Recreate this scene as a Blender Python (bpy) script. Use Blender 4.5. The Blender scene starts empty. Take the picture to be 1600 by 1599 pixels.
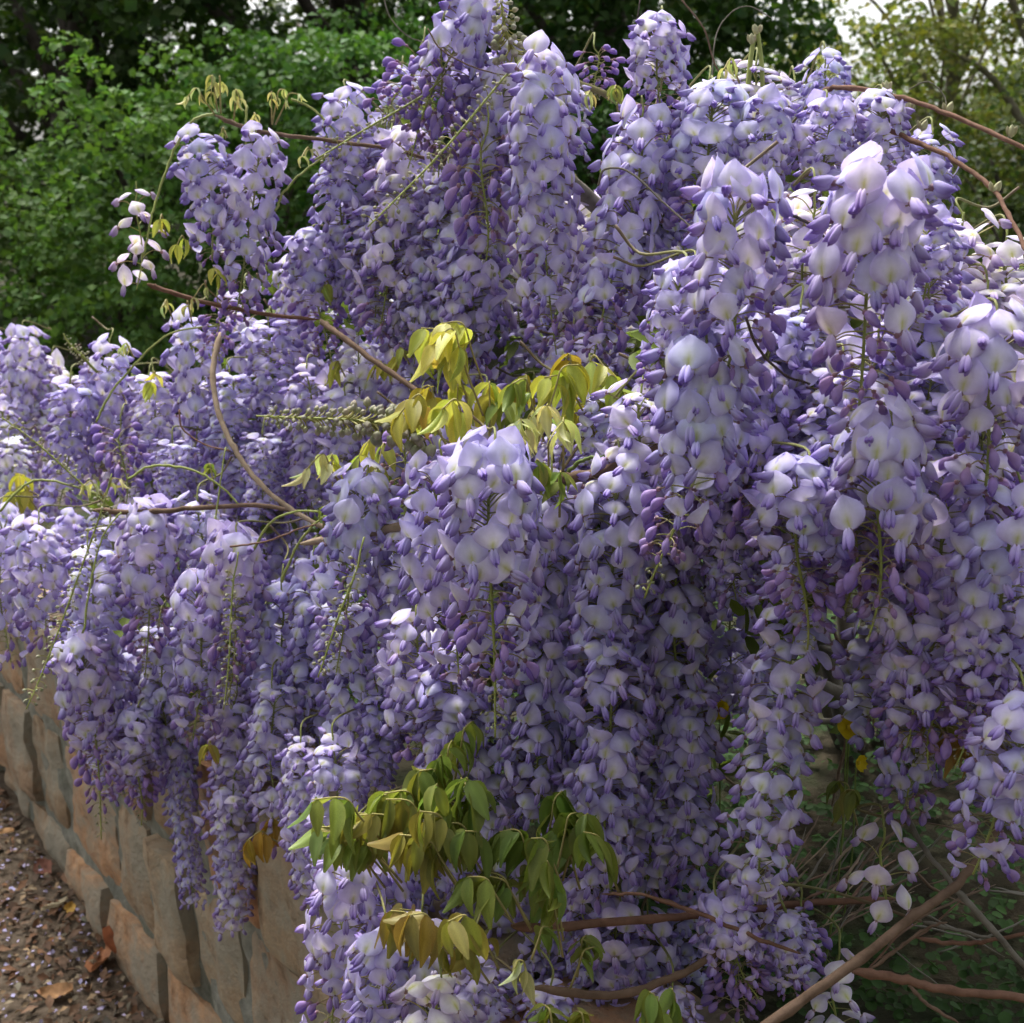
import bpy, math, random
import numpy as np
from mathutils import Vector, Matrix, noise

R = math.radians
random.seed(11)
rng = np.random.default_rng(11)
sc = bpy.context.scene
col = sc.collection

# ------------------------------------------------------------------ camera
CAM = Vector((0.0, 0.0, 1.55))
PITCH = R(15.9)
FPX = 1931.0
cd = bpy.data.cameras.new('camera')
cam = bpy.data.objects.new('camera', cd)
col.objects.link(cam)
cam.location = CAM
cam.rotation_euler = (R(90) - PITCH, 0, 0)
cd.sensor_width = 36
cd.lens = 36 * FPX / 1600
cd.clip_start = 0.02
cd.clip_end = 1000
cd.dof.use_dof = True
cd.dof.focus_distance = 1.22
cd.dof.aperture_fstop = 12
sc.camera = cam

# ------------------------------------------------------------------ sky, sun, exposure
SUN_EL, SUN_AZ = R(62), R(-25)          # azimuth from +Y, positive towards +X
w = bpy.data.worlds.new('World')
sc.world = w
w.use_nodes = True
nt = w.node_tree
nt.nodes.clear()
sky = nt.nodes.new('ShaderNodeTexSky')
sky.sky_type = 'NISHITA'
sky.sun_disc = False
sky.sun_elevation = SUN_EL
sky.sun_rotation = SUN_AZ
sky.air_density = 1.0
sky.dust_density = 4.0
sky.ozone_density = 1.0
hs = nt.nodes.new('ShaderNodeHueSaturation')
hs.inputs['Saturation'].default_value = 0.16      # thin overcast: a pale, nearly white sky
bg = nt.nodes.new('ShaderNodeBackground')
bg.inputs['Strength'].default_value = 0.09
wo = nt.nodes.new('ShaderNodeOutputWorld')
nt.links.new(sky.outputs[0], hs.inputs['Color'])
nt.links.new(hs.outputs[0], bg.inputs['Color'])
nt.links.new(bg.outputs[0], wo.inputs['Surface'])
sd = bpy.data.lights.new('sun', 'SUN')
sd.energy = 1.5
sd.angle = R(16)
sd.color = (1.0, 0.96, 0.9)
sun = bpy.data.objects.new('sun', sd)
col.objects.link(sun)
sdir = Vector((math.sin(SUN_AZ) * math.cos(SUN_EL), math.cos(SUN_AZ) * math.cos(SUN_EL), math.sin(SUN_EL)))
sun.rotation_euler = (-sdir).to_track_quat('-Z', 'Y').to_euler()
sun.location = (0, 0, 6)
sc.view_settings.view_transform = 'Standard'
sc.view_settings.look = 'None'
sc.view_settings.exposure = 1.82
sc.view_settings.gamma = 1.0
sc.view_settings.use_curve_mapping = False
sc.render.engine = 'CYCLES'
sc.cycles.max_bounces = 5
sc.cycles.diffuse_bounces = 3
sc.cycles.transmission_bounces = 3
sc.cycles.use_adaptive_sampling = True
sc.cycles.adaptive_threshold = 0.03
sc.cycles.use_denoising = True
sc.cycles.caustics_reflective = False
sc.cycles.caustics_refractive = False

# ------------------------------------------------------------------ helpers
CF = np.array([0, math.cos(PITCH), -math.sin(PITCH)])
CU = np.array([0, math.sin(PITCH), math.cos(PITCH)])
CX = np.array([1.0, 0, 0])
CP = np.array(CAM)


def at(px, py, D):
    """A photo pixel and a distance along the view axis -> a place."""
    return CP + D * (CF + (px - 800) / FPX * CX - (py - 799.5) / FPX * CU)


def unit(v):
    v = np.asarray(v, float)
    return v / (np.linalg.norm(v) + 1e-12)


class G:
    """Vertices, faces (quads, -1 pads a triangle), vertex colours, material slots."""
    def __init__(s):
        s.V, s.F, s.C, s.M, s.n = [], [], [], [], 0

    def add(s, V, F, C, m=0):
        V = np.asarray(V, float).reshape(-1, 3)
        F = np.asarray(F, int).reshape(-1, 4)
        C = np.asarray(C, float)
        if C.ndim == 1:
            C = np.tile(C[:3], (len(V), 1))
        s.V.append(V)
        s.F.append(np.where(F >= 0, F + s.n, -1))
        s.C.append(C[:, :3])
        s.M.append(np.full(len(F), m) if np.isscalar(m) else np.asarray(m))
        s.n += len(V)
        return s

    def merge(s, g, M=None, tint=(1, 1, 1)):
        V, F, C, MI = g.arrays()
        if M is not None:
            M = np.asarray(M)
            V = V @ M[:3, :3].T + M[:3, 3]
        return s.add(V, F, C * np.asarray(tint), MI)

    def arrays(s):
        if len(s.V) > 1:
            s.V, s.F, s.C, s.M = [np.concatenate(s.V)], [np.concatenate(s.F)], [np.concatenate(s.C)], [np.concatenate(s.M)]
        return s.V[0], s.F[0], s.C[0], s.M[0]

    def mesh(s, name, mats, smooth=True):
        V, F, C, MI = s.arrays()
        me = bpy.data.meshes.new(name)
        tri = F[:, 3] < 0
        cnt = np.where(tri, 3, 4)
        loops = F.ravel()
        loops = loops[loops >= 0]
        me.vertices.add(len(V))
        me.vertices.foreach_set('co', V.astype(np.float32).ravel())
        me.loops.add(len(loops))
        me.loops.foreach_set('vertex_index', loops.astype(np.int32))
        me.polygons.add(len(F))
        st = np.concatenate([[0], np.cumsum(cnt)[:-1]])
        me.polygons.foreach_set('loop_start', st.astype(np.int32))
        me.polygons.foreach_set('loop_total', cnt.astype(np.int32))
        me.polygons.foreach_set('material_index', MI.astype(np.int32))
        me.polygons.foreach_set('use_smooth', np.full(len(F), smooth))
        a = me.color_attributes.new('Col', 'FLOAT_COLOR', 'POINT')
        a.data.foreach_set('color', np.column_stack([C, np.ones(len(C))]).astype(np.float32).ravel())
        for m in (mats if isinstance(mats, (list, tuple)) else [mats]):
            me.materials.append(m)
        me.update(calc_edges=True)
        return me


WM = {}


def link(name, data, parent=None, M=None, kind=None, label=None, cat=None, group=None, color=None):
    o = bpy.data.objects.new(name, data)
    col.objects.link(o)
    M = Matrix(M.tolist()) if isinstance(M, np.ndarray) else (M or Matrix())
    if parent is not None:
        o.parent = parent
        o.matrix_parent_inverse = Matrix()
        o.matrix_local = WM[parent].inverted() @ M
    else:
        o.matrix_local = M
    WM[o] = M
    if kind:
        o['kind'] = kind
    if label:
        o['label'] = label
    if cat:
        o['category'] = cat
    if group:
        o['group'] = group
    if color is not None:
        o.color = (color[0], color[1], color[2], 1)
    return o


def spline(P, k=6):
    P = np.asarray(P, float)
    if len(P) < 3:
        t = np.linspace(0, 1, k + 1)[:, None]
        return P[0] * (1 - t) + P[-1] * t
    Q = np.vstack([2 * P[0] - P[1], P, 2 * P[-1] - P[-2]])
    out = []
    for i in range(1, len(Q) - 2):
        for t in np.linspace(0, 1, k, endpoint=False):
            a, b, c, d = Q[i - 1], Q[i], Q[i + 1], Q[i + 2]
            out.append(.5 * ((2 * b) + (-a + c) * t + (2 * a - 5 * b + 4 * c - d) * t * t + (-a + 3 * b - 3 * c + d) * t ** 3))
    out.append(P[-1])
    return np.array(out)


def tube(g, P, r, seg=6, c=(.2, .1, .05), m=0, cap=True):
    P = np.asarray(P, float)
    n = len(P)
    r = np.broadcast_to(np.interp(np.linspace(0, 1, n), np.linspace(0, 1, len(np.atleast_1d(r))), np.atleast_1d(r)), (n,))
    T = np.gradient(P, axis=0)
    T /= np.linalg.norm(T, axis=1, keepdims=True) + 1e-12
    a = np.cross(T[0], [0.31, 0.2, 0.93])
    if np.linalg.norm(a) < 1e-3:
        a = np.cross(T[0], [1, 0, 0])
    a = unit(a)
    V = []
    th = np.linspace(0, 2 * np.pi, seg, endpoint=False)
    for i in range(n):
        a = unit(a - T[i] * np.dot(a, T[i]))
        b = np.cross(T[i], a)
        V.append(P[i] + r[i] * (np.cos(th)[:, None] * a + np.sin(th)[:, None] * b))
    V = np.concatenate(V)
    F = []
    for i in range(n - 1):
        for j in range(seg):
            F.append((i * seg + j, i * seg + (j + 1) % seg, (i + 1) * seg + (j + 1) % seg, (i + 1) * seg + j))
    if cap:
        V = np.vstack([V, P[0], P[-1]])
        for j in range(seg):
            F.append((n * seg, (j + 1) % seg, j, -1))
            F.append((n * seg + 1, (n - 1) * seg + j, (n - 1) * seg + (j + 1) % seg, -1))
    c = np.asarray(c, float)
    if c.ndim == 2:
        cc = np.repeat(np.column_stack([np.interp(np.linspace(0, 1, n), np.linspace(0, 1, len(c)), c[:, k]) for k in range(3)]), seg, axis=0)
        if cap:
            cc = np.vstack([cc, cc[0], cc[-1]])
        c = cc
    g.add(V, F, c, m)


def ellipsoid(g, base, axis, up, L, ra, rb, c0, c1, nu=7, nv=6, bend=0.0, blunt=0.0, m=0):
    """A drop from base along axis; colour runs c0 (base) to c1 (tip)."""
    ax = unit(axis)
    sd_ = unit(np.cross(ax, up))
    u2 = np.cross(sd_, ax)
    V, C = [], []
    th = np.linspace(0, 2 * np.pi, nu, endpoint=False)
    for j in range(nv + 1):
        t = j / nv
        prof = math.sin(math.pi * t ** (0.8 + blunt)) ** 0.75 if 0 < t < 1 else 0.0
        ctr = np.asarray(base) + ax * L * t + u2 * bend * math.sin(math.pi * t)
        for a in th:
            V.append(ctr + prof * (ra * math.cos(a) * sd_ + rb * math.sin(a) * u2))
            C.append(np.asarray(c0) * (1 - t) + np.asarray(c1) * t)
    F = [(j * nu + i, j * nu + (i + 1) % nu, (j + 1) * nu + (i + 1) % nu, (j + 1) * nu + i) for j in range(nv) for i in range(nu)]
    g.add(V, F, C, m)


def rotm(ax, ang):
    return np.array(Matrix.Rotation(ang, 4, Vector(ax)))


def trans(p):
    M = np.eye(4)
    M[:3, 3] = p
    return M


# ------------------------------------------------------------------ materials
def mat(name):
    m = bpy.data.materials.new(name)
    m.use_nodes = True
    n = m.node_tree
    n.nodes.clear()
    out = n.nodes.new('ShaderNodeOutputMaterial')
    return m, n, out


def vcol_mat(name, transl=0.35, rough=0.55, var=0.12, spec=0.3, tint_transl=(1, 1, 1), nscale=60, bump=0.0, hue=0.0):
    m, n, out = mat(name)
    L = n.links.new
    at_ = n.nodes.new('ShaderNodeAttribute')
    at_.attribute_name = 'Col'
    oi = n.nodes.new('ShaderNodeObjectInfo')
    mul = n.nodes.new('ShaderNodeMix')
    mul.data_type = 'RGBA'
    mul.blend_type = 'MULTIPLY'
    mul.inputs[0].default_value = 1
    L(at_.outputs['Color'], mul.inputs[6])
    L(oi.outputs['Color'], mul.inputs[7])
    tc = n.nodes.new('ShaderNodeTexCoord')
    nz = n.nodes.new('ShaderNodeTexNoise')
    nz.inputs['Scale'].default_value = nscale
    nz.inputs['Detail'].default_value = 3
    L(tc.outputs['Object'], nz.inputs['Vector'])
    mr = n.nodes.new('ShaderNodeMapRange')
    mr.inputs[1].default_value = .3
    mr.inputs[2].default_value = .7
    mr.inputs[3].default_value = 1 - var
    mr.inputs[4].default_value = 1 + var
    L(nz.outputs['Fac'], mr.inputs[0])
    hsv = n.nodes.new('ShaderNodeHueSaturation')
    L(mul.outputs[2], hsv.inputs['Color'])
    L(mr.outputs[0], hsv.inputs['Value'])
    if hue:
        mh = n.nodes.new('ShaderNodeMapRange')
        mh.inputs[3].default_value = .5 - hue
        mh.inputs[4].default_value = .5 + hue
        L(oi.outputs['Random'], mh.inputs[0])
        L(mh.outputs[0], hsv.inputs['Hue'])
    b = n.nodes.new('ShaderNodeBsdfPrincipled')
    b.inputs['Roughness'].default_value = rough
    b.inputs['Specular IOR Level'].default_value = spec
    L(hsv.outputs[0], b.inputs['Base Color'])
    if bump:
        bp = n.nodes.new('ShaderNodeBump')
        bp.inputs['Strength'].default_value = bump
        bp.inputs['Distance'].default_value = .002
        L(nz.outputs['Fac'], bp.inputs['Height'])
        L(bp.outputs[0], b.inputs['Normal'])
    if transl:
        t = n.nodes.new('ShaderNodeBsdfTranslucent')
        tm = n.nodes.new('ShaderNodeMix')
        tm.data_type = 'RGBA'
        tm.blend_type = 'MULTIPLY'
        tm.inputs[0].default_value = 1
        tm.inputs[7].default_value = (*tint_transl, 1)
        L(hsv.outputs[0], tm.inputs[6])
        L(tm.outputs[2], t.inputs['Color'])
        mx = n.nodes.new('ShaderNodeMixShader')
        mx.inputs[0].default_value = transl
        L(b.outputs[0], mx.inputs[1])
        L(t.outputs[0], mx.inputs[2])
        L(mx.outputs[0], out.inputs[0])
    else:
        L(b.outputs[0], out.inputs[0])
    return m


def ramp_mat(name, stops, scale=8, detail=8, rough=.9, bump=.5, dist=.01, scale2=None, stops2=None, usecol=False):
    """Noise through a colour ramp, a second blotch layer, bump."""
    m, n, out = mat(name)
    L = n.links.new
    tc = n.nodes.new('ShaderNodeTexCoord')
    nz = n.nodes.new('ShaderNodeTexNoise')
    nz.inputs['Scale'].default_value = scale
    nz.inputs['Detail'].default_value = detail
    nz.inputs['Roughness'].default_value = .65
    L(tc.outputs['Object'], nz.inputs['Vector'])
    r = n.nodes.new('ShaderNodeValToRGB')
    while len(r.color_ramp.elements) < len(stops):
        r.color_ramp.elements.new(.5)
    for e, (p, c) in zip(r.color_ramp.elements, stops):
        e.position = p
        e.color = (*c, 1)
    L(nz.outputs['Fac'], r.inputs[0])
    colr = r.outputs[0]
    b = n.nodes.new('ShaderNodeBsdfPrincipled')
    b.inputs['Roughness'].default_value = rough
    b.inputs['Specular IOR Level'].default_value = .2
    if usecol:
        at_ = n.nodes.new('ShaderNodeAttribute')
        at_.attribute_name = 'Col'
        oi = n.nodes.new('ShaderNodeObjectInfo')
        for src in (at_.outputs['Color'], oi.outputs['Color']):
            mx = n.nodes.new('ShaderNodeMix')
            mx.data_type = 'RGBA'
            mx.blend_type = 'MULTIPLY'
            mx.inputs[0].default_value = 1
            L(colr, mx.inputs[6])
            L(src, mx.inputs[7])
            colr = mx.outputs[2]
    if stops2:
        n2 = n.nodes.new('ShaderNodeTexNoise')
        n2.inputs['Scale'].default_value = scale2
        n2.inputs['Detail'].default_value = 6
        n2.inputs['Roughness'].default_value = .7
        L(tc.outputs['Object'], n2.inputs['Vector'])
        f = n.nodes.new('ShaderNodeMapRange')
        f.inputs[1].default_value = stops2[0]
        f.inputs[2].default_value = stops2[1]
        f.inputs[4].default_value = stops2[3] if len(stops2) > 3 else 1
        L(n2.outputs['Fac'], f.inputs[0])
        mx = n.nodes.new('ShaderNodeMix')
        mx.data_type = 'RGBA'
        L(f.outputs[0], mx.inputs[0])
        L(colr, mx.inputs[6])
        mx.inputs[7].default_value = (*stops2[2], 1)
        colr = mx.outputs[2]
    L(colr, b.inputs['Base Color'])
    bp = n.nodes.new('ShaderNodeBump')
    bp.inputs['Strength'].default_value = bump
    bp.inputs['Distance'].default_value = dist
    L(nz.outputs['Fac'], bp.inputs['Height'])
    L(bp.outputs[0], b.inputs['Normal'])
    L(b.outputs[0], out.inputs[0])
    return m


M_petal = vcol_mat('petal', .34, .6, .08, .25, (1.0, .96, 1.0), 150, .10)
M_stem = vcol_mat('stem', 0, .6, .12, .3, nscale=90)
M_leaf = vcol_mat('wisteria_leaf', .42, .45, .14, .4, (1.1, 1.1, .6), 50, .12)
M_green = vcol_mat('shrub_leaf', .34, .62, .1, .18, (1.1, 1.2, .5), 9)
M_bark = ramp_mat('bark', [(.25, (.55, .52, .5)), (.5, (1, 1, 1)), (.75, (1.35, 1.35, 1.4))], 60, 6, .85, .7, .002, usecol=True)
M_trunk = ramp_mat('trunk_bark', [(.3, (.018, .014, .01)), (.55, (.06, .05, .04)), (.8, (.12, .11, .09))], 9, 8, .9, .8, .02)
M_trunk2 = ramp_mat('pale_bark', [(.3, (.09, .08, .055)), (.55, (.17, .155, .11)), (.8, (.26, .24, .18))], 9, 8, .9, .6, .02)
M_stone = ramp_mat('sandstone', [(.28, (.15, .105, .07)), (.45, (.36, .245, .16)), (.62, (.47, .335, .22)), (.8, (.56, .47, .36))], 24, 10, .92, 1.0, .014,
                   6.5, (.42, .58, (.27, .255, .20), .82), usecol=True)
M_mortar = ramp_mat('mortar', [(.3, (.10, .10, .08)), (.5, (.20, .20, .165)), (.7, (.31, .30, .25))], 22, 10, .95, .9, .012, 6, (.5, .7, (.07, .08, .05), .7))
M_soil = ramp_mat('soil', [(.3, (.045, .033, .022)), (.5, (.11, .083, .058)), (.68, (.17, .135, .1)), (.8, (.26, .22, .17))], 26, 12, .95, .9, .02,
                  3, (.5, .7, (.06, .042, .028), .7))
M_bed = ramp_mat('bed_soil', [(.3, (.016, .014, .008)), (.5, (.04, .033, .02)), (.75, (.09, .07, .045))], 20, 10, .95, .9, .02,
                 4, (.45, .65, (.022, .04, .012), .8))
M_litter = vcol_mat('litter', .12, .75, .3, .25, nscale=60, bump=.4)

# ------------------------------------------------------------------ wall line and ground
WD = unit([-.587, .809, 0])             # along the wall, away from the camera
WN = np.array([.809, .587, 0])          # through the wall, away from the path
W0 = np.array([-.646, 1.958, 0])
WALLOFF = WN @ W0


def drop(s):
    return -.083 * np.clip(s, -.7, 2.3)


def zB(s):
    return .148 + drop(s) * 1.05


def zA(s):
    return .402 + drop(s)


def zT(s):
    return .64 + drop(s)


def wpt(s, d, z):
    p = W0 + WD * s + WN * d
    return np.array([p[0], p[1], z])


def fbm(x, y, s, o=4):
    return noise.fractal(Vector((x * s, y * s, 1.7)), 1.0, 2.0, o)


def grid_sheet(xs, ys, zf, flip=False):
    V = [zf(x, y) for y in ys for x in xs]
    nx = len(xs)
    F = [(j * nx + i, j * nx + i + 1, (j + 1) * nx + i + 1, (j + 1) * nx + i) for j in range(len(ys) - 1) for i in range(nx - 1)]
    g = G()
    g.add(V, [f[::-1] for f in F] if flip else F, (1, 1, 1))
    return g


def nonuni(a, b, fine0, fine1, step):
    f = list(np.arange(fine0, fine1 + 1e-6, step))
    lo, hi, st, x = [], [], step, fine0
    while x > a:
        st *= 1.5
        x -= st
        lo.append(max(x, a))
    st, x = step, fine1
    while x < b:
        st *= 1.5
        x += st
        hi.append(min(x, b))
    return lo[::-1] + f + hi


g = grid_sheet(nonuni(-300, 300, -2.6, .6, .035), nonuni(-300, 300, .3, 4.6, .035),
               lambda x, y: (x, y, .012 * fbm(x, y, 6) + .02 * fbm(x, y, 1.4)))
link('ground', g.mesh('ground', M_soil), kind='structure')


def bed_z(s, d):
    return float(zT(s)) - .05 + .05 * fbm(s, d, 1.1) + .015 * fbm(s, d, 6) + .03 * max(0, d - .3) * (1 if d < 12 else 12 / d)


ss = nonuni(-250, 250, -2.6, 4, .06)
ds = nonuni(.12, 280, .13, 2.6, .06)
ds = [d for d in ds if d >= .12]
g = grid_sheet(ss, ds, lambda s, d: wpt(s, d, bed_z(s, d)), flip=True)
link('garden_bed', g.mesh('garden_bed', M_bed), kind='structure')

# ------------------------------------------------------------------ stone wall
wall = link('stone_wall', None, M=Matrix.Translation(Vector(wpt(0, .12, 0))),
            label='low retaining wall of rough tan sandstone blocks and grey mortar beside the leaf-strewn path', cat='wall')


def stone_mesh(L, H, T, seed, nx=9, nz=7):
    """A rough-hewn block: a subdivided box, corners rounded off, faces uneven."""
    rs = random.Random(seed)
    g = G()
    off = Vector((rs.random() * 50, rs.random() * 50, rs.random() * 50))
    ny = 2
    idx = {}
    V, F = [], []

    def vid(i, j, k, grp=0):
        if (i, j, k, grp) not in idx:
            p = np.array([i / nx - .5, j / ny - .5, k / nz - .5])
            q = p * 2
            rr = 1 - .03 * ((abs(q[0]) ** 6) * (abs(q[2]) ** 4) + (abs(q[1]) ** 6) * (abs(q[0]) ** 8 + abs(q[2]) ** 8))
            v = Vector((p[0] * L, p[1] * T, p[2] * H)) * rr
            nn = noise.fractal((v + off) * 9, 1, 2, 4)
            n2 = noise.fractal((v - off) * 14, 1, 2, 3)
            v.y -= (.013 * nn + .007 * n2 if j == 0 else 0) + (.005 * (1 - abs(q[0]) ** 3) * (1 - abs(q[2]) ** 3) if j == 0 else 0)
            v.x += .010 * n2 * (1 if abs(q[0]) > .9 else .4)
            v.z += .010 * nn * (1 if abs(q[2]) > .9 else .4)
            idx[(i, j, k, grp)] = len(V)
            V.append(tuple(v))
        return idx[(i, j, k, grp)]
    for i in range(nx):
        for k in range(nz):
            F.append((vid(i, 0, k), vid(i + 1, 0, k), vid(i + 1, 0, k + 1), vid(i, 0, k + 1)))
    for i in range(nx):
        for j in range(ny):
            F.append((vid(i, j, nz, 1), vid(i + 1, j, nz, 1), vid(i + 1, j + 1, nz, 1), vid(i, j + 1, nz, 1)))
            F.append((vid(i, j + 1, 0, 2), vid(i + 1, j + 1, 0, 2), vid(i + 1, j, 0, 2), vid(i, j, 0, 2)))
    for k in range(nz):
        for j in range(ny):
            F.append((vid(0, j + 1, k, 3), vid(0, j, k, 3), vid(0, j, k + 1, 3), vid(0, j + 1, k + 1, 3)))
            F.append((vid(nx, j, k, 4), vid(nx, j + 1, k, 4), vid(nx, j + 1, k + 1, 4), vid(nx, j, k + 1, 4)))
    g.add(V, F, (1, 1, 1))
    return g.mesh('stone', M_stone)


TINTS = [(.92, .92, .88), (1.1, .92, .76), (.82, .84, .8), (1.05, .97, .86), (.72, .74, .7), (1.0, .9, .8), (.9, .94, .9), (1.15, .9, .72), (.8, .8, .78)]
WX = np.array([-WD[0], -WD[1], 0])      # block x runs towards the camera so that -y faces the path
for course in range(3):
    s = -2.2 + .09 * course
    seed = course * 100
    while s < 4.6:
        L = random.uniform(.17, .36) if course < 3 else random.uniform(.28, .45)
        sm = s + L / 2
        z0, z1 = [(-.12, zB(sm)), (zB(sm), zA(sm)), (zA(sm), zT(sm)), (zT(sm), zT(sm) + .055)][course]
        gap = .016 if course < 3 else .012
        H = z1 - z0 - gap * .8
        if z1 > -.02:
            seed += 1
            T = .2 if course < 3 else .27
            me = stone_mesh(L - gap, H, T, seed)
            ca = -.083
            zx = unit(WX + np.array([0, 0, .083]))
            M = np.eye(4)
            M[:3, 0] = zx
            M[:3, 1] = WN
            M[:3, 2] = np.cross(zx, WN)
            M[:3, 3] = wpt(sm, (.10 if course < 3 else .105) + random.uniform(-.012, .012), (z0 + z1) / 2)
            M = M @ rotm((0, 1, 0), random.uniform(-.025, .025)) @ rotm((0, 0, 1), random.uniform(-.03, .03))
            t = random.choice(TINTS)
            link('stone', me, wall, M, color=t)
        s += L
# mortar: an uneven face set a little behind the stones
sg = np.arange(-2.2, 4.6, .03)
zg = np.linspace(0, 1, 26)
V, F = [], []
for i, s in enumerate(sg):
    for k, t in enumerate(zg):
        z = -.1 + (zT(s) - .03 + .1) * t
        d = .014 + .012 * noise.fractal(Vector((s * 14, z * 14, 3)), 1, 2, 4)
        V.append(wpt(s, d, z))
n_ = len(zg)
for i in range(len(sg) - 1):
    for k in range(n_ - 1):
        F.append((i * n_ + k, i * n_ + k + 1, (i + 1) * n_ + k + 1, (i + 1) * n_ + k))
# back of the core
b0 = len(V)
for s in sg:
    V.append(wpt(s, .2, -.1))
    V.append(wpt(s, .2, float(zT(s)) - .03))
for i in range(len(sg) - 1):
    F.append((b0 + 2 * i, b0 + 2 * i + 2, b0 + 2 * i + 3, b0 + 2 * i + 1))
    F.append((i * n_ + n_ - 1, b0 + 2 * i + 1, b0 + 2 * i + 3, (i + 1) * n_ + n_ - 1))
g = G()
g.add(V, F, (1, 1, 1))
link('mortar', g.mesh('mortar', M_mortar), wall, Matrix())

# ------------------------------------------------------------------ background shrubs and trees
def leaf_cloud(g, P, N, size, base, var=.25, warm=.12, m=0, asp=.55, rnd=False):
    """One folded leaf per point: five corners, two quads along the midrib."""
    n = len(P)
    N = N / (np.linalg.norm(N, axis=1, keepdims=True) + 1e-9)
    a = rng.normal(size=(n, 3))
    a[:, 2] -= .5
    a -= N * (a * N).sum(1, keepdims=True)
    a /= np.linalg.norm(a, axis=1, keepdims=True) + 1e-9
    b = np.cross(N, a)
    sz = (size * rng.uniform(.6, 1.3, n))[:, None]
    if rnd:
        th = np.arange(8) * np.pi / 4
        V = np.empty((n, 9, 3))
        V[:, 8] = P
        for k in range(8):
            V[:, k] = P + a * sz * .5 * math.cos(th[k]) + b * sz * .5 * asp * math.sin(th[k]) + N * sz * .12 * abs(math.sin(th[k]))
        i = np.arange(n)[:, None] * 9
        F = np.concatenate([i + np.array([[8, k, k + 1, (k + 2) % 8]]) for k in (0, 2, 4, 6)])
        v = rng.uniform(1 - var, 1 + var, n)[:, None]
        g.add(V.reshape(-1, 3), F, np.repeat(np.clip(np.asarray(base)[None] * v, .004, 1), 9, axis=0), m)
        return
    V = np.empty((n, 5, 3))
    V[:, 0] = P - a * sz * .5
    V[:, 1] = P + b * sz * asp * .5 + N * sz * .1 - a * sz * .05
    V[:, 2] = P + a * sz * .5 - N * sz * .12
    V[:, 3] = P - b * sz * asp * .5 + N * sz * .1 - a * sz * .05
    V[:, 4] = P + a * sz * .0 - N * sz * .02
    i = np.arange(n)[:, None] * 5
    F = np.concatenate([i + np.array([[0, 1, 2, 4]]), i + np.array([[0, 4, 2, 3]])])
    v = rng.uniform(1 - var, 1 + var, n)[:, None]
    h = rng.normal(0, warm, n)[:, None]
    c = np.asarray(base)[None] * v * np.column_stack([1 + 1.2 * h, 1 + .3 * h, 1 - .5 * h])
    g.add(V.reshape(-1, 3), F, np.repeat(np.clip(c, .004, 1), 5, axis=0), m)


def clump_points(ctr, rad, n, flat=.75):
    d = rng.normal(size=(n, 3))
    d /= np.linalg.norm(d, axis=1, keepdims=True)
    d[:, 2] = np.where(d[:, 2] < -.35, -d[:, 2], d[:, 2])
    r = rng.uniform(.45, 1.0, n) ** .6
    P = ctr + d * (rad * r)[:, None] * np.array([1, 1, flat])
    N = d * .6 + rng.normal(0, .55, (n, 3)) + np.array([0, 0, .55])
    return P, N


def plant(name, base, top, width, nclump, nleaf, leaf, colr, label, cat, group=None, crown_lo=.0, trunk_r=.03, clump_r=.3, warm=.1, forks=5, seed=1, depth=None, sub=3, bark=None):
    """A shrub or tree: trunk with limbs to the clumps, crown of leaf clumps of clumps."""
    rs = np.random.default_rng(seed)
    base = np.asarray(base, float)
    H = top - base[2]
    root = link(name, None, M=Matrix.Translation(Vector(base)), label=label, cat=cat, group=group)
    ctrs = []
    depth = depth or width
    for i in range(nclump):
        t = rs.uniform(crown_lo, 1) if i else .9
        a = rs.uniform(0, 2 * np.pi)
        env = math.sqrt(max(.08, 1 - ((t - crown_lo) / (1.02 - crown_lo) * 1.9 - .8) ** 2 / 1.3)) if crown_lo > .01 else (1 - .35 * t ** 2)
        rr = math.sqrt(rs.uniform(.15, 1)) * env
        ctrs.append((base + np.array([math.cos(a) * rr * width / 2, math.sin(a) * rr * depth / 2, t * H]), clump_r * rs.uniform(.7, 1.3)))
    g = G()
    tk = [base - [0, 0, .15], base + [rs.normal(0, .03) * H, 0, H * .3], base + [rs.normal(0, .05) * H, rs.normal(0, .03) * H, H * .6], base + [rs.normal(0, .06) * H, 0, H * .9]]
    sp = spline(tk, 6)
    tube(g, sp, [trunk_r, trunk_r * .75, trunk_r * .3], 8, (1, 1, 1))
    for c, r in ctrs[::max(1, len(ctrs) // max(forks, 1))]:
        k = int(np.clip((c[2] - base[2]) / H * len(sp) * .55, 1, len(sp) - 3))
        p0 = sp[k]
        mid = (p0 + c) / 2 + [0, 0, .06 * H]
        tube(g, spline([p0, mid, c], 5), [trunk_r * .34, trunk_r * .08], 6, (1, 1, 1))
    link('trunk', g.mesh('trunk', bark or M_trunk), root)
    g = G()
    for c, r in ctrs:
        cb = np.asarray(colr) * rs.uniform(.75, 1.25)
        for _ in range(sub):
            c2 = c + rs.normal(0, r * .5, 3)
            P, N = clump_points(c2, r * rs.uniform(.4, .75), max(8, int(nleaf / nclump / sub)))
            leaf_cloud(g, P, N, leaf, cb, .25, warm, asp=.78)
    link('crown', g.mesh('crown', M_green), root)
    return root


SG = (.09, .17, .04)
def ground_at(px, D):
    p = at(px, 500, D)
    s = WD @ (p - W0)
    d = WN @ (p - W0)
    return np.array([p[0], p[1], bed_z(s, max(d, .2))]) if d > .15 else np.array([p[0], p[1], 0])


def top_at(px, py, D):
    return at(px, py, D)[2]


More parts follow.
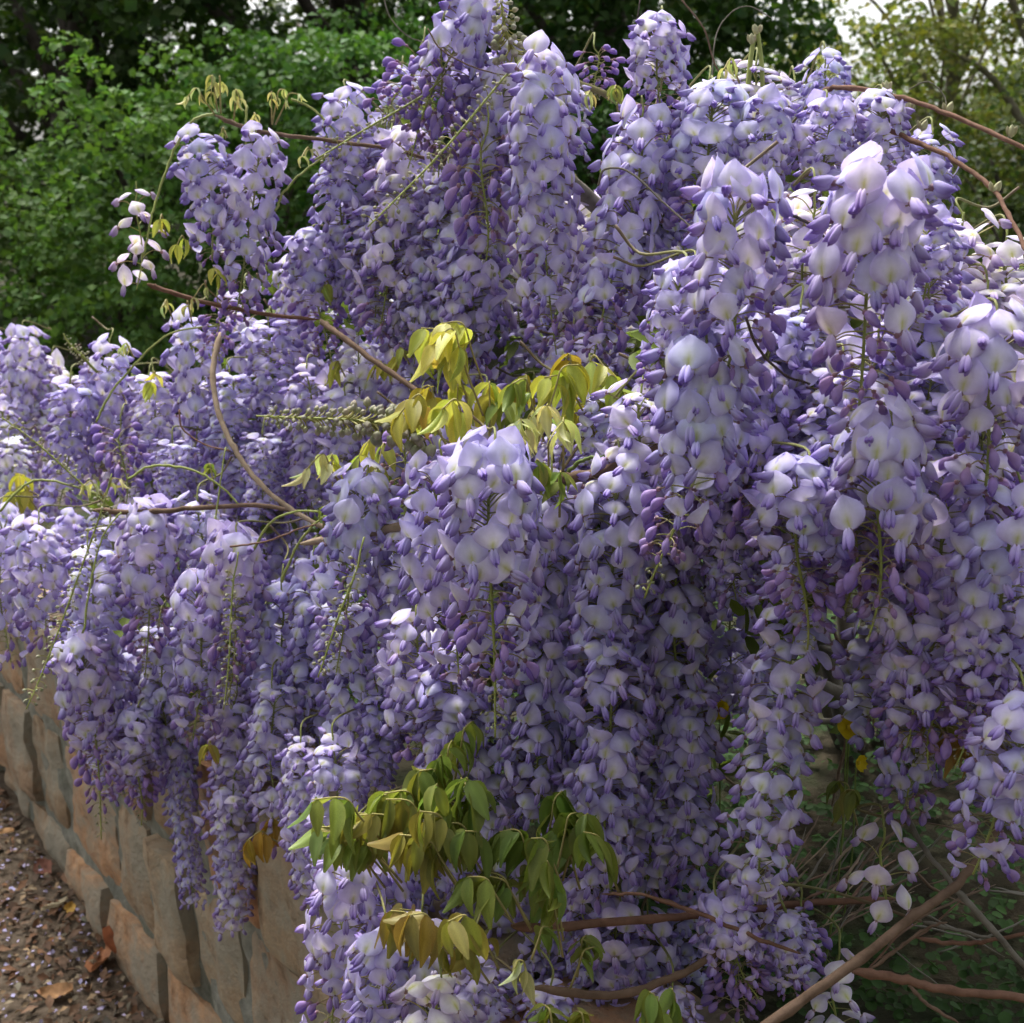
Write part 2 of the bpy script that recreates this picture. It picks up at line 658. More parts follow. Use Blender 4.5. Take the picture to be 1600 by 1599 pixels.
G1 = 'leafy shrubs behind the wisteria'
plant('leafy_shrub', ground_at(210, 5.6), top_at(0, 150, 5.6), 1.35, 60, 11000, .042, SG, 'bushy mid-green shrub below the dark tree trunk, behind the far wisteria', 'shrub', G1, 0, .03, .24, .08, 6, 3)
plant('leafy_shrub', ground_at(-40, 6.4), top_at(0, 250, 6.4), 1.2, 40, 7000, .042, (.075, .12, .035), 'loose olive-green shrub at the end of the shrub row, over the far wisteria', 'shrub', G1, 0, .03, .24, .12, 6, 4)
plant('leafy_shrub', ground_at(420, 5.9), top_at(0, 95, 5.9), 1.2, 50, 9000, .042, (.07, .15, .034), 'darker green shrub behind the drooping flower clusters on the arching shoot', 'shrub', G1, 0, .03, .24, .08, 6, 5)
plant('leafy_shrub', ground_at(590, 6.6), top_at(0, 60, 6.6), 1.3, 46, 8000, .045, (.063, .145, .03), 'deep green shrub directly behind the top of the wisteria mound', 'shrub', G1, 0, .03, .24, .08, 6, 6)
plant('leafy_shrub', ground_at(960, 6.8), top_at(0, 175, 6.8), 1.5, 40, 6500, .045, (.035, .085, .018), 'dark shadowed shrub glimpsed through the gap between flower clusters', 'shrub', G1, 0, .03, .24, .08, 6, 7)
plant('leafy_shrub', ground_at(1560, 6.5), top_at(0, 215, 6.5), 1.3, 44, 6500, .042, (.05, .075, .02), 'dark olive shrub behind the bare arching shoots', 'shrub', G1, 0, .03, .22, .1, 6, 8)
G2 = 'trees in the background'
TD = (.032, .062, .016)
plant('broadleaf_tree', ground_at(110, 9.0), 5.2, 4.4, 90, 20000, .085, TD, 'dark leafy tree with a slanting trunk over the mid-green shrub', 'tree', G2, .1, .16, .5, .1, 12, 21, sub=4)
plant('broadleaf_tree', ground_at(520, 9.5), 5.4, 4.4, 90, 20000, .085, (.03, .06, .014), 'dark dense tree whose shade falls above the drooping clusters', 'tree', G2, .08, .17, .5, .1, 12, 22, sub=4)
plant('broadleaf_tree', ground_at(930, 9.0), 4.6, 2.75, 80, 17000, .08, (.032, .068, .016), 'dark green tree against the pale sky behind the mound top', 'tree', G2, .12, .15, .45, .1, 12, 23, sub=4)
TL = (.24, .26, .08)
plant('broadleaf_tree', ground_at(1400, 10.5), 4.9, 2.8, 46, 1900, .075, TL, 'thin pale-leaved tree with sky between its branches', 'tree', G2, .3, .06, .42, .14, 14, 24, sub=3, bark=M_trunk2)
plant('broadleaf_tree', ground_at(1600, 9.5), 3.6, 2.2, 60, 9000, .06, (.15, .17, .045), 'olive-green tree beside the thin pale-leaved tree', 'tree', G2, .05, .12, .4, .14, 10, 25, sub=4, bark=M_trunk2)
plant('broadleaf_tree', ground_at(1400, 13.5), 2.75, 4.2, 60, 9000, .075, (.11, .14, .04), 'low distant olive tree below the strip of sky', 'tree', G2, .0, .12, .45, .12, 8, 26, sub=4, bark=M_trunk2)
plant('broadleaf_tree', ground_at(1900, 12.0), 4.6, 3.2, 56, 9000, .08, (.11, .13, .04), 'broad olive tree behind the others at the edge of the garden', 'tree', G2, .05, .14, .5, .12, 6, 27, sub=4, bark=M_trunk2)
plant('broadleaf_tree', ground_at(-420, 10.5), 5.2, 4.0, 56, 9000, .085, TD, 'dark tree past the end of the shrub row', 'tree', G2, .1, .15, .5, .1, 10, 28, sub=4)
# a far wood closes the gaps under the crowns
g = G()
for i in range(420):
    x = rng.uniform(-16, 20) if i < 250 else rng.uniform(-11, 3.2)
    y = rng.uniform(19, 25)
    hmax = 5.6 if x < 3.6 else (1.7 if x < 7.5 else 2.9)
    c = np.array([x, y, rng.uniform(.6, hmax)])
    P, N = clump_points(c, rng.uniform(.6, 1.0), 170)
    leaf_cloud(g, P, N, .2, np.array([.05, .075, .022]) * rng.uniform(.6, 1.3), .25, .1)
link('far_wood', g.mesh('far_wood', M_green), kind='stuff', label='dim green wood far behind the shrubs and trees', cat='wood')

# added leaf screen behind the camera, out of view, blocks low sky light
g = G()
for i in range(340):
    x = rng.uniform(-9, 8)
    c = np.array([x, -2.6 - .25 * x + rng.uniform(-.5, .5) - (1.0 if x < -3 else 0), rng.uniform(.2, 6.3)])
    P, N = clump_points(c, rng.uniform(.45, .75), 120)
    leaf_cloud(g, P, N, .13, np.array([.045, .08, .022]) * rng.uniform(.7, 1.2), .25, .1)
link('shade_screen', g.mesh('shade_screen', M_green), kind='stuff', label='added leaf screen out of view behind the camera, shading the front of the wisteria', cat='shade_screen')

# ------------------------------------------------------------------ the flower, in its stages
LAV = np.array([.515, .45, .81])
PALE = np.array([.70, .665, .90])
WHITE = np.array([.82, .80, .86])
YEL = np.array([.50, .52, .09])
PUR = np.array([.25, .155, .53])
DEEP = np.array([.23, .12, .50])
PINK = np.array([.42, .20, .47])
CALYX = np.array([.30, .22, .24])
STEMG = np.array([.27, .31, .085])


def flower(kind, seed):
    """Pedicel from the origin along +X, up is +Z. kind: open, reflexed, half, bud, small, tiny."""
    rs = random.Random(seed)
    g = G()
    if kind == 'tiny':
        Lp = rs.uniform(.006, .012)
        tube(g, spline([(0, 0, 0), (Lp * .6, 0, .001), (Lp, 0, .0)], 2), [.0006, .0005], 3, STEMG * [1.1, .9, 1], 1, False)
        ellipsoid(g, (Lp - .001, 0, 0), (.8, 0, -.55), (0, 0, 1), rs.uniform(.005, .008), .002, .0023, (.34, .37, .2), (.42, .38, .32), 5, 4, m=0)
        return g
    Lp = {'open': .037, 'reflexed': .038, 'half': .034, 'bud': .027, 'small': .017}[kind] * rs.uniform(.8, 1.15)
    dz = rs.uniform(-.002, .006)
    pe = np.array([Lp, 0, dz])
    tube(g, spline([(0, 0, 0), (Lp * .55, rs.uniform(-.002, .002), dz + .003), pe], 3), [.0008, .0007], 3, [STEMG, np.array([.30, .2, .14])], 1, False)
    down = rs.uniform(R(38), R(74)) if kind in ('open', 'reflexed') else rs.uniform(R(40), R(78))
    ax = np.array([math.cos(down), rs.uniform(-.12, .12), -math.sin(down)])
    # calyx
    ellipsoid(g, pe - ax * .003, ax, (0, 0, 1), .0058, .0026, .0026, CALYX, CALYX * [1.3, .9, 1.2], 6, 3, m=0)
    if kind == 'bud':
        ln = rs.uniform(.018, .0225)
        ellipsoid(g, pe, ax, (0, 0, 1), ln * 1.06, .0042, .0054, (.48, .32, .55), (.36, .265, .68), 8, 7, .0030, .35)
        ellipsoid(g, pe + ax * .004 + [0, 0, -.0012], ax + np.array([.0, 0, -.25]), (0, 0, 1), ln * .86, .0040, .0038, PUR * 1.2, PUR, 6, 5, 0)
        return g
    if kind == 'small':
        ellipsoid(g, pe, ax, (0, 0, 1), rs.uniform(.011, .015), .0030, .0038, (.36, .22, .36), PUR * [1.25, 1.35, 1.1], 7, 6, .0012, .15)
        return g
    # wings and keel
    wl = rs.uniform(.0115, .0145)
    for sgn in (-1, 1):
        a2 = ax + np.array([0, sgn * rs.uniform(.0, .07), rs.uniform(-.05, .05)])
        ellipsoid(g, pe + np.array([.0015, sgn * .0012, .0035]), a2, (0, 0, 1), wl * 1.25, .0025, .0039, PALE * [.95, .9, .98], PUR * rs.uniform(.9, 1.25), 7, 6, -.0022, .1)
    ellipsoid(g, pe, ax + np.array([0, 0, -.12]), (0, 0, 1), wl * 1.1, .0022, .0030, PALE, DEEP, 6, 5, -.0015, .1)
    # banner
    us = np.array([-1, -.86, -.62, -.36, -.15, 0, .15, .36, .62, .86, 1])
    vs = np.array([0, .12, .26, .42, .58, .74, .88, 1])
    H = rs.uniform(.0245, .0285)
    Rw = rs.uniform(.0138, .0160)
    if kind == 'open':
        t0, t1, cup = R(rs.uniform(8, 34)), R(rs.uniform(-34, -4)), rs.uniform(-.30, .22)
    elif kind == 'half':
        t0, t1, cup = R(rs.uniform(38, 62)), R(rs.uniform(5, 30)), rs.uniform(-1.0, -.5)
    else:
        t0, t1, cup = R(rs.uniform(-10, 8)), R(rs.uniform(-95, -62)), rs.uniform(-.75, -.3)
    ycurl = rs.uniform(-.18, .18)
    tw = rs.uniform(-.25, .25)
    Vv, C = [], []
    x, z = pe[0] - .001, pe[2] + .001
    pv = 0
    for v in vs:
        t = t0 + (t1 - t0) * min(1, v * 1.25)
        x += math.sin(t) * H * (v - pv)
        z += math.cos(t) * H * (v - pv)
        pv = v
        nx, nz = math.cos(t), -math.sin(t)
        wv = Rw * max(.16, math.sin(math.pi * min(1, .055 + .86 * v ** .78)) ** .62) * (1 if v < 1 else .80)
        for u in us:
            yy = u * wv * (1 - .12 * abs(cup) * u * u)
            dn = cup * (u * u) * wv * .8 - .0010 * math.exp(-(u / .16) ** 2) * (1 - .5 * v) + tw * u * wv * v * .5
            dn += -.0016 * max(0, abs(u) - .7) / .3 * (1 if cup > -.4 else 0) + ycurl * .004 * math.sin(3 * u + 5 * v)
            hh = .0014 * math.exp(-(u / .2) ** 2) * v ** 3 - .0022 * u * u * v ** 2
            Vv.append((x + nx * dn + math.sin(t) * hh, yy, z + nz * dn + math.cos(t) * hh))
            edge = max(abs(u) ** 2.2, max(0, v - .55) / .45 * .9)
            c = PALE * (1 - .95 * edge) + LAV * .95 * edge
            c = c * (1.0 + (.10 if (abs(u) > .97 or v > .97) else 0))
            wht = math.exp(-(u / .42) ** 2) * math.exp(-((v - .36) / .3) ** 2)
            c = c * (1 - .7 * wht) + WHITE * .7 * wht
            ye = math.exp(-(u / .17) ** 2) * math.exp(-((v - .19) / .22) ** 2)
            c = c * (1 - .92 * ye) + YEL * .92 * ye
            C.append(c)
    nu = len(us)
    F = [(j * nu + i, j * nu + i + 1, (j + 1) * nu + i + 1, (j + 1) * nu + i) for j in range(len(vs) - 1) for i in range(nu - 1)]
    g.add(Vv, F, C)
    return g


NV = {'open': 7, 'reflexed': 6, 'half': 4, 'bud': 4, 'small': 3, 'tiny': 3}
FL = {k: [flower(k, 31 * i + 7) for i in range(n)] for k, n in NV.items()}
FLM = {k: [g.mesh('flower', [M_petal, M_stem]) for g in v] for k, v in FL.items()}


def pick(stage, f, rs):
    r = rs.random()
    if stage == 'y':      # young: open above, buds below, bare green tip
        if f < .36:
            return 'open' if r < .82 else 'half'
        if f < .50:
            return ['open', 'half', 'bud'][int(r * 3)]
        if f < .72:
            return 'bud' if r < .85 else 'half'
        if f < .84:
            return 'small'
        return 'tiny'
    if stage == 'f':      # in full flower
        if f < .66:
            return 'open' if r < .72 else ('reflexed' if r < .9 else 'half')
        if f < .80:
            return ['open', 'half', 'bud'][int(r * 3)]
        if f < .94:
            return 'bud' if r < .7 else 'half'
        return 'small'
    if stage == 'm':      # mature: banners bent back
        if f < .85:
            return 'reflexed' if r < .68 else ('open' if r < .9 else 'half')
        return 'reflexed' if r < .4 else ('half' if r < .75 else 'bud')
    if stage in 'pq':     # past it: pale
        return 'reflexed' if r < .75 else 'open'
    if stage == 'u':      # buds only
        if f < .35:
            return 'bud'
        if f < .75:
            return 'small' if r < .7 else 'bud'
        return 'tiny'
    return 'tiny'


def raceme(stage, L, seed):
    """Stalk geometry and the flowers' kinds and matrices, hanging from the origin."""
    rs = random.Random(seed)
    st = G()
    bx, by = rs.uniform(-.12, .12) * L, rs.uniform(-.12, .12) * L
    bend = lambda f: np.array([bx * f * f + (.006 if stage not in 'tb' else .002) * math.sin(5 * f + seed), by * f * f, -L * f])
    pts = [np.array([0, 0, .03]), np.array([0, 0, .014])] + [bend(f) for f in np.linspace(0, 1, 12)]
    tube(st, spline(pts, 2), [.0011, .0014, .0013, .0009] if stage != 'b' else [.0022, .002, .0015, .001], 6, [STEMG * .9, STEMG, STEMG * 1.15], 0)
    dens = {'y': 430, 'f': 370, 'm': 350, 'p': 330, 'u': 360, 't': 300, 'b': 700, 'q': 110}[stage]
    n = int(L * dens)
    out = []
    ph = rs.uniform(0, 6.28)
    for i in range(n):
        f = ((i + .5) / n) ** (1.4 if stage == 'y' else 1.05)
        k = pick(stage, f, rs)
        ph += 2.39996 + rs.uniform(-.25, .25)
        wscale = {'y': 1.05 - .3 * f, 'f': 1.0 - .22 * f * f, 'm': .98 - .15 * f * f, 'p': 1.0, 'u': 1.0, 't': 1, 'q': 1, 'b': 1.4 - .9 * f}[stage]
        tilt = rs.gauss(.0, .17) + (-.25 * (.5 - f) - .5 * max(0, 1 - f / .12) if stage != 'b' else -.7)
        sc_ = wscale * rs.uniform(.88, 1.12)
        M = trans(bend(f * .97)) @ rotm((0, 0, 1), ph) @ rotm((0, 1, 0), tilt) @ rotm((1, 0, 0), rs.gauss(0, .28)) @ np.diag([sc_, sc_, sc_, 1])
        tv = 1 + rs.gauss(0, .07)
        tint = np.array([tv * (1 + rs.gauss(0, .025)), tv, tv ** .4])
        if stage in 'pq':
            tint = tint * [1.22, 1.24, 1.0]
        out.append((k, rs.randrange(NV[k]), M, np.clip(tint, .6, 1.3)))
    return st, out


PROTO = {}
for stg, Ls in (('y', (.20, .26, .30)), ('f', (.18, .24, .30)), ('m', (.22, .30, .38)), ('p', (.12, .18)), ('u', (.12, .18)), ('t', (.14, .24)), ('b', (.09, .14)), ('q', (.08, .12))):
    for L in Ls:
        for rep in range(2):
            st, fl = raceme(stg, L, int(L * 1000) + 17 * rep + ord(stg))
            gm = G()
            for k, vi, M, t in fl:
                gm.merge(FL[k][vi], M, t)
            PROTO.setdefault(stg, []).append((L, st.mesh('flower_cluster', M_stem), gm.mesh('flower_mass', [M_petal, M_stem])))

# ------------------------------------------------------------------ wisteria vines
VINE = {}
for key, loc, label in (
        ('mound', (.55, 1.75), 'tall mound of lilac wisteria with long hanging clusters above the bed with yellow flowers'),
        ('drape', (-.45, 2.05), 'lower wisteria vine spilling lilac clusters over the tan stone wall'),
        ('far', (-1.55, 3.05), 'small pale wisteria farthest along the wall, below the olive-green shrub')):
    p = np.array([loc[0], loc[1], 0])
    s, d = WD @ (p - W0), WN @ (p - W0)
    z = bed_z(s, max(d, .15))
    VINE[key] = link('wisteria_vine', None, M=Matrix.Translation(Vector((loc[0], loc[1], z))), label=label, cat='wisteria')

# top px, top py, bottom px, bottom py, distance, stage, width scale, vine, flowers one by one
RAC = [
    # crown of the mound
    (735, 25, 625, 240, 1.50, 'y', 1.0, 'mound', 1), (690, 120, 690, 265, 1.52, 'u', 1.0, 'mound', 0), (650, 90, 600, 190, 1.55, 'u', .9, 'mound', 0),
    (850, 120, 828, 530, 1.40, 'f', 1.05, 'mound', 1), (790, 110, 770, 330, 1.50, 'f', 1.0, 'mound', 0), (760, 230, 745, 420, 1.48, 'u', 1.05, 'mound', 0),
    (1035, 60, 1030, 240, 1.36, 'y', 1.0, 'mound', 0), (1000, 215, 965, 545, 1.36, 'f', 1.05, 'mound', 0), (1045, 260, 1020, 480, 1.40, 'm', 1.0, 'mound', 0),
    (930, 85, 940, 150, 1.48, 'u', .9, 'mound', 0), (900, 330, 905, 560, 1.62, 'p', 1.1, 'mound', 0), (545, 170, 560, 330, 1.68, 'f', 1.0, 'mound', 0),
    (640, 250, 600, 520, 1.62, 'f', 1.05, 'mound', 0), (530, 250, 535, 470, 1.70, 'm', 1.0, 'mound', 0), (700, 300, 690, 560, 1.58, 'm', 1.05, 'mound', 0),
    (590, 330, 580, 520, 1.66, 'm', 1.0, 'mound', 0), (745, 400, 740, 580, 1.55, 'f', 1.0, 'mound', 0), (650, 420, 640, 560, 1.62, 'f', .95, 'mound', 0),
    (880, 150, 890, 240, 1.46, 'p', .9, 'mound', 0),
    # upper right shoulder
    (1110, 175, 1090, 400, 1.32, 'y', 1.05, 'mound', 0), (1200, 185, 1195, 370, 1.30, 'y', 1.05, 'mound', 0), (1290, 190, 1290, 370, 1.30, 'y', 1.05, 'mound', 0),
    (1380, 180, 1390, 360, 1.32, 'y', 1.0, 'mound', 0), (1455, 230, 1455, 390, 1.36, 'f', 1.0, 'mound', 0), (1290, 110, 1300, 260, 1.42, 'f', .95, 'mound', 0),
    (1180, 125, 1180, 240, 1.44, 'p', 1.0, 'mound', 0), (1110, 150, 1120, 260, 1.46, 'p', 1.0, 'mound', 0), (1240, 150, 1240, 260, 1.46, 'p', 1.0, 'mound', 0),
    (1340, 180, 1345, 280, 1.48, 'p', .9, 'mound', 0), (1270, 330, 1260, 500, 1.16, 'p', 1.0, 'mound', 0), (1500, 380, 1500, 560, 1.18, 'p', 1.0, 'mound', 0),
    (1570, 400, 1570, 560, 1.22, 'p', 1.1, 'mound', 0), (1450, 430, 1450, 640, 1.14, 'p', 1.1, 'mound', 0), (1250, 500, 1250, 690, 1.12, 'm', 1.0, 'mound', 0),
    (1540, 480, 1540, 640, 1.16, 'p', 1.0, 'mound', 0), (1280, 420, 1280, 560, 1.18, 'p', 1.0, 'mound', 0), (1600, 450, 1600, 600, 1.2, 'p', 1.0, 'mound', 0),
    # nearest clusters
    (1160, 345, 1140, 640, .99, 'y', 1.0, 'mound', 1), (1065, 450, 1030, 640, 1.03, 'y', .85, 'mound', 0), (1370, 335, 1365, 700, .96, 'y', 1.15, 'mound', 1),
    (1455, 365, 1455, 520, 1.02, 'y', .95, 'mound', 0), (1555, 555, 1555, 840, .98, 'y', 1.05, 'mound', 1), (1100, 600, 1080, 950, 1.03, 'y', 1.05, 'mound', 1),
    (1200, 560, 1195, 800, 1.12, 'm', 1.05, 'mound', 0), (1000, 640, 990, 860, 1.18, 'f', 1.0, 'mound', 0), (950, 640, 930, 760, 1.25, 'f', .9, 'mound', 0),
    (1310, 600, 1300, 840, 1.08, 'm', 1.05, 'mound', 0), (1460, 590, 1460, 820, 1.08, 'm', 1.05, 'mound', 0), (1390, 720, 1380, 1000, 1.0, 'y', 1.1, 'mound', 1),
    (1260, 770, 1250, 1030, 1.04, 'y', 1.0, 'mound', 0), (1495, 770, 1480, 1040, 1.04, 'f', 1.0, 'mound', 0), (1590, 800, 1590, 1100, 1.0, 'f', 1.05, 'mound', 0),
    (1240, 900, 1225, 1420, 1.13, 'm', .92, 'mound', 1), (1440, 940, 1432, 1180, 1.08, 'f', .9, 'mound', 0), (1430, 1080, 1422, 1300, 1.16, 'f', .8, 'mound', 0),
    (1540, 1000, 1530, 1200, 1.04, 'y', 1.0, 'mound', 0), (1600, 1130, 1592, 1400, .98, 'f', .95, 'mound', 0), (1480, 1040, 1475, 1200, 1.1, 'u', 1.0, 'mound', 0),
    (1150, 760, 1145, 930, 1.2, 'm', .95, 'mound', 0), (1340, 830, 1325, 975, 1.1, 'u', 1.0, 'mound', 0),
    (965, 765, 950, 1130, 1.17, 'f', 1.0, 'mound', 1), (955, 1020, 945, 1450, 1.2, 'm', .95, 'mound', 0), (1060, 880, 1065, 1220, 1.26, 'm', 1.0, 'mound', 0),
    (1075, 1100, 1080, 1420, 1.28, 'm', .95, 'mound', 0), (1030, 760, 1030, 960, 1.24, 'f', 1.0, 'mound', 0),
    # centre and left, over the wall
    (770, 750, 748, 1150, 1.10, 'y', 1.12, 'drape', 1), (690, 760, 680, 1090, 1.2, 'f', 1.0, 'drape', 1), (860, 770, 845, 1090, 1.25, 'm', 1.0, 'drape', 1),
    (850, 980, 840, 1300, 1.28, 'm', .95, 'drape', 0), (880, 680, 880, 820, 1.3, 'm', .9, 'drape', 0), (740, 690, 740, 800, 1.28, 'f', .95, 'drape', 0),
    (565, 790, 515, 1075, 1.42, 'y', 1.05, 'drape', 1), (630, 850, 610, 1220, 1.42, 'm', 1.0, 'drape', 0), (545, 960, 545, 1230, 1.5, 'm', 1.0, 'drape', 0),
    (650, 1000, 645, 1200, 1.35, 'f', 1.0, 'drape', 0), (640, 700, 640, 850, 1.45, 'u', 1.0, 'drape', 0),
    (370, 870, 350, 1110, 1.60, 'y', 1.1, 'drape', 1), (310, 930, 305, 1160, 1.66, 'f', 1.0, 'drape', 1), (440, 940, 430, 1220, 1.64, 'm', 1.05, 'drape', 0),
    (490, 900, 480, 1180, 1.58, 'm', 1.0, 'drape', 0), (230, 830, 230, 1070, 1.72, 'y', 1.1, 'drape', 1), (140, 880, 140, 1130, 1.76, 'm', 1.05, 'drape', 0),
    (130, 1030, 140, 1320, 1.76, 'y', 1.05, 'drape', 0), (60, 840, 40, 1020, 1.82, 'f', 1.05, 'drape', 0), (0, 830, -10, 1040, 1.9, 'f', 1.0, 'drape', 0),
    (250, 1000, 240, 1250, 1.8, 'm', 1.0, 'drape', 0), (215, 1140, 212, 1300, 1.8, 'y', .9, 'drape', 0), (285, 1180, 275, 1430, 1.86, 'm', .72, 'drape', 0),
    (370, 1100, 360, 1300, 1.76, 'm', 1.0, 'drape', 0), (365, 1250, 355, 1480, 1.74, 'm', .78, 'drape', 0), (470, 1180, 462, 1450, 1.5, 'm', .72, 'drape', 0),
    (310, 800, 310, 950, 1.74, 'f', .95, 'drape', 0), (425, 1090, 415, 1320, 1.6, 'm', .9, 'drape', 0), (590, 1100, 585, 1260, 1.5, 'm', .95, 'drape', 0),
    (548, 1350, 505, 1680, 1.3, 'f', 1.0, 'drape', 1), (610, 1380, 600, 1620, 1.38, 'f', .9, 'drape', 0), (660, 1480, 660, 1680, 1.24, 'p', 1.0, 'drape', 0),
    (740, 1520, 740, 1720, 1.22, 'm', 1.0, 'drape', 0), (790, 1330, 785, 1520, 1.4, 'f', .95, 'drape', 0), (720, 1290, 715, 1480, 1.42, 'm', .95, 'drape', 0),
    (930, 1470, 930, 1640, 1.32, 'm', .9, 'drape', 0), (1010, 1460, 1000, 1640, 1.34, 'f', .9, 'drape', 0), (840, 1480, 840, 1640, 1.38, 'm', .9, 'drape', 0),
    (1130, 1430, 1190, 1590, 1.2, 'y', 1.0, 'mound', 0), (1250, 1440, 1250, 1560, 1.24, 'u', .9, 'mound', 0), (1380, 1330, 1385, 1440, 1.2, 'q', .9, 'mound', 0), (1310, 1510, 1310, 1640, 1.24, 'q', .9, 'mound', 0),
    (660, 640, 660, 760, 1.55, 'f', 1.0, 'drape', 0),
    (700, 1050, 695, 1300, 1.32, 'm', 1.0, 'drape', 0), (770, 1100, 760, 1340, 1.34, 'm', 1.0, 'drape', 0), (905, 1220, 900, 1460, 1.3, 'm', .9, 'drape', 0), (1020, 1180, 1015, 1430, 1.32, 'm', .95, 'mound', 0),
    (600, 1500, 595, 1720, 1.22, 'f', .95, 'drape', 0), (690, 1560, 690, 1760, 1.16, 'p', 1.0, 'drape', 0), (880, 1420, 875, 1600, 1.36, 'm', .9, 'drape', 0), (970, 1440, 970, 1620, 1.3, 'f', .9, 'drape', 0),
    (520, 1180, 515, 1380, 1.42, 'm', .85, 'drape', 0), (780, 1540, 780, 1720, 1.3, 'm', 1.0, 'drape', 0), (1090, 1400, 1085, 1560, 1.36, 'm', .9, 'mound', 0), (1050, 1560, 1050, 1720, 1.24, 'f', .9, 'drape', 0),
    (640, 1330, 640, 1500, 1.46, 'm', .95, 'drape', 0), (860, 1560, 860, 1720, 1.26, 'm', .95, 'drape', 0), (1180, 1360, 1180, 1480, 1.34, 'p', .9, 'mound', 0), (1230, 1440, 1250, 1570, 1.2, 'f', .85, 'mound', 0), (1150, 1500, 1150, 1620, 1.26, 'u', 1.0, 'mound', 0),
    # shoot and clusters hanging free against the shrubs
    (315, 230, 325, 400, 1.66, 'f', 1.0, 'mound', 0), (400, 240, 388, 490, 1.64, 'f', 1.0, 'mound', 1), (215, 318, 215, 445, 1.64, 'q', .8, 'mound', 0),
    # middle distance, left
    (490, 395, 490, 570, 1.72, 'y', 1.0, 'drape', 0), (420, 520, 420, 700, 1.84, 'm', 1.05, 'drape', 0), (480, 600, 480, 800, 1.78, 'm', 1.05, 'drape', 0),
    (300, 520, 295, 720, 1.92, 'f', 1.0, 'drape', 0), (240, 600, 235, 770, 1.98, 'm', 1.0, 'drape', 0), (170, 560, 150, 740, 2.08, 'f', 1.1, 'drape', 0),
    (110, 610, 90, 790, 2.05, 'm', 1.05, 'drape', 0), (360, 600, 360, 780, 1.88, 'm', 1.05, 'drape', 0), (540, 640, 540, 780, 1.7, 'f', 1.0, 'drape', 0),
    (190, 680, 190, 800, 1.92, 'u', 1.0, 'drape', 0), (560, 560, 560, 680, 1.75, 'p', .9, 'drape', 0), (340, 480, 340, 560, 1.8, 'u', .9, 'drape', 0), (410, 690, 410, 810, 1.78, 'm', 1.0, 'drape', 0),
    (270, 700, 270, 820, 1.86, 'm', 1.0, 'drape', 0),
    (35, 535, 25, 720, 2.55, 'f', 1.05, 'far', 1), (-20, 540, -25, 700, 2.6, 'f', 1.05, 'far', 0), (0, 640, 0, 790, 2.5, 'm', 1.0, 'far', 0), (60, 570, 60, 680, 2.6, 'p', 1.0, 'far', 0),
    (-70, 560, -70, 760, 2.65, 'm', 1.05, 'far', 0), (15, 700, 15, 830, 2.35, 'p', 1.0, 'far', 0),
]
CTRL = np.array([((r[0] + r[2]) / 2, (r[1] + r[3]) / 2, r[4]) for r in RAC])


def depth_at(px, py):
    d2 = ((CTRL[:, 0] - px) ** 2 + ((CTRL[:, 1] - py) * .8) ** 2) + 900
    wt = 1 / d2 ** 2
    return float((wt * CTRL[:, 2]).sum() / wt.sum())


MASK = [(-120, 560), (0, 560), (60, 560), (130, 590), (260, 560), (330, 510), (450, 410), (490, 250), (560, 210), (620, 130), (740, 70), (800, 110), (900, 140),
        (1000, 110), (1060, 120), (1100, 160), (1280, 150), (1380, 220), (1480, 290), (1500, 380), (1600, 440), (1760, 470), (1760, 1300), (1600, 1340), (1560, 1200), (1500, 1190), (1370, 1230),
        (1360, 960), (1300, 960), (1270, 1300), (1150, 1390), (1100, 1400), (900, 1400), (800, 1250), (640, 1170), (560, 1220), (480, 1380), (400, 1380),
        (330, 1400), (270, 1370), (200, 1280), (110, 1270), (70, 1030), (0, 1010), (-120, 1000)]


def inside(x, y, poly=MASK):
    c = False
    j = len(poly) - 1
    for i in range(len(poly)):
        xi, yi = poly[i]
        xj, yj = poly[j]
        if (yi > y) != (yj > y) and x < (xj - xi) * (y - yi) / (yj - yi) + xi:
            c = not c
        j = i
    return c


HOLES = [(885, 215, 945, 345), (430, 190, 485, 400), (1255, 330, 1300, 360), (880, 1400, 1100, 1600), (1145, 930, 1165, 1330)]
fill = []
rf = random.Random(5)
tries = 0
while len(fill) < 150 and tries < 6000:
    tries += 1
    x, y = rf.uniform(-110, 1750), rf.uniform(60, 1330)
    D0 = depth_at(x, y)
    off = rf.choice([.07, .12, .18, .26, .36, .5])
    D = D0 + off * rf.uniform(.8, 1.2)
    Lm = rf.uniform(.16, .3)
    yb = y + Lm / D * FPX * .96
    if not (inside(x, y) and inside(x, yb) and inside(x - 35, (y + yb) / 2) and inside(x + 35, (y + yb) / 2)):
        continue
    if any(a - 50 < x < c + 50 and y < d and yb > b and not (a > 1140 and off > .3) for a, b, c, d in HOLES):
        continue
    if any((x - f[0]) ** 2 + (y - f[1]) ** 2 < 48 ** 2 and abs(D - f[4]) < .12 for f in fill):
        continue
    vine = 'far' if (x < 80 and y < 800) else ('drape' if (x < 900 and y > 640) or x < 500 else 'mound')
    fill.append((x, y, x + rf.uniform(-20, 20), yb, D, rf.choice('mmffmp' if y < 700 else 'mmfm'), rf.uniform(.9, 1.08), vine, 0))

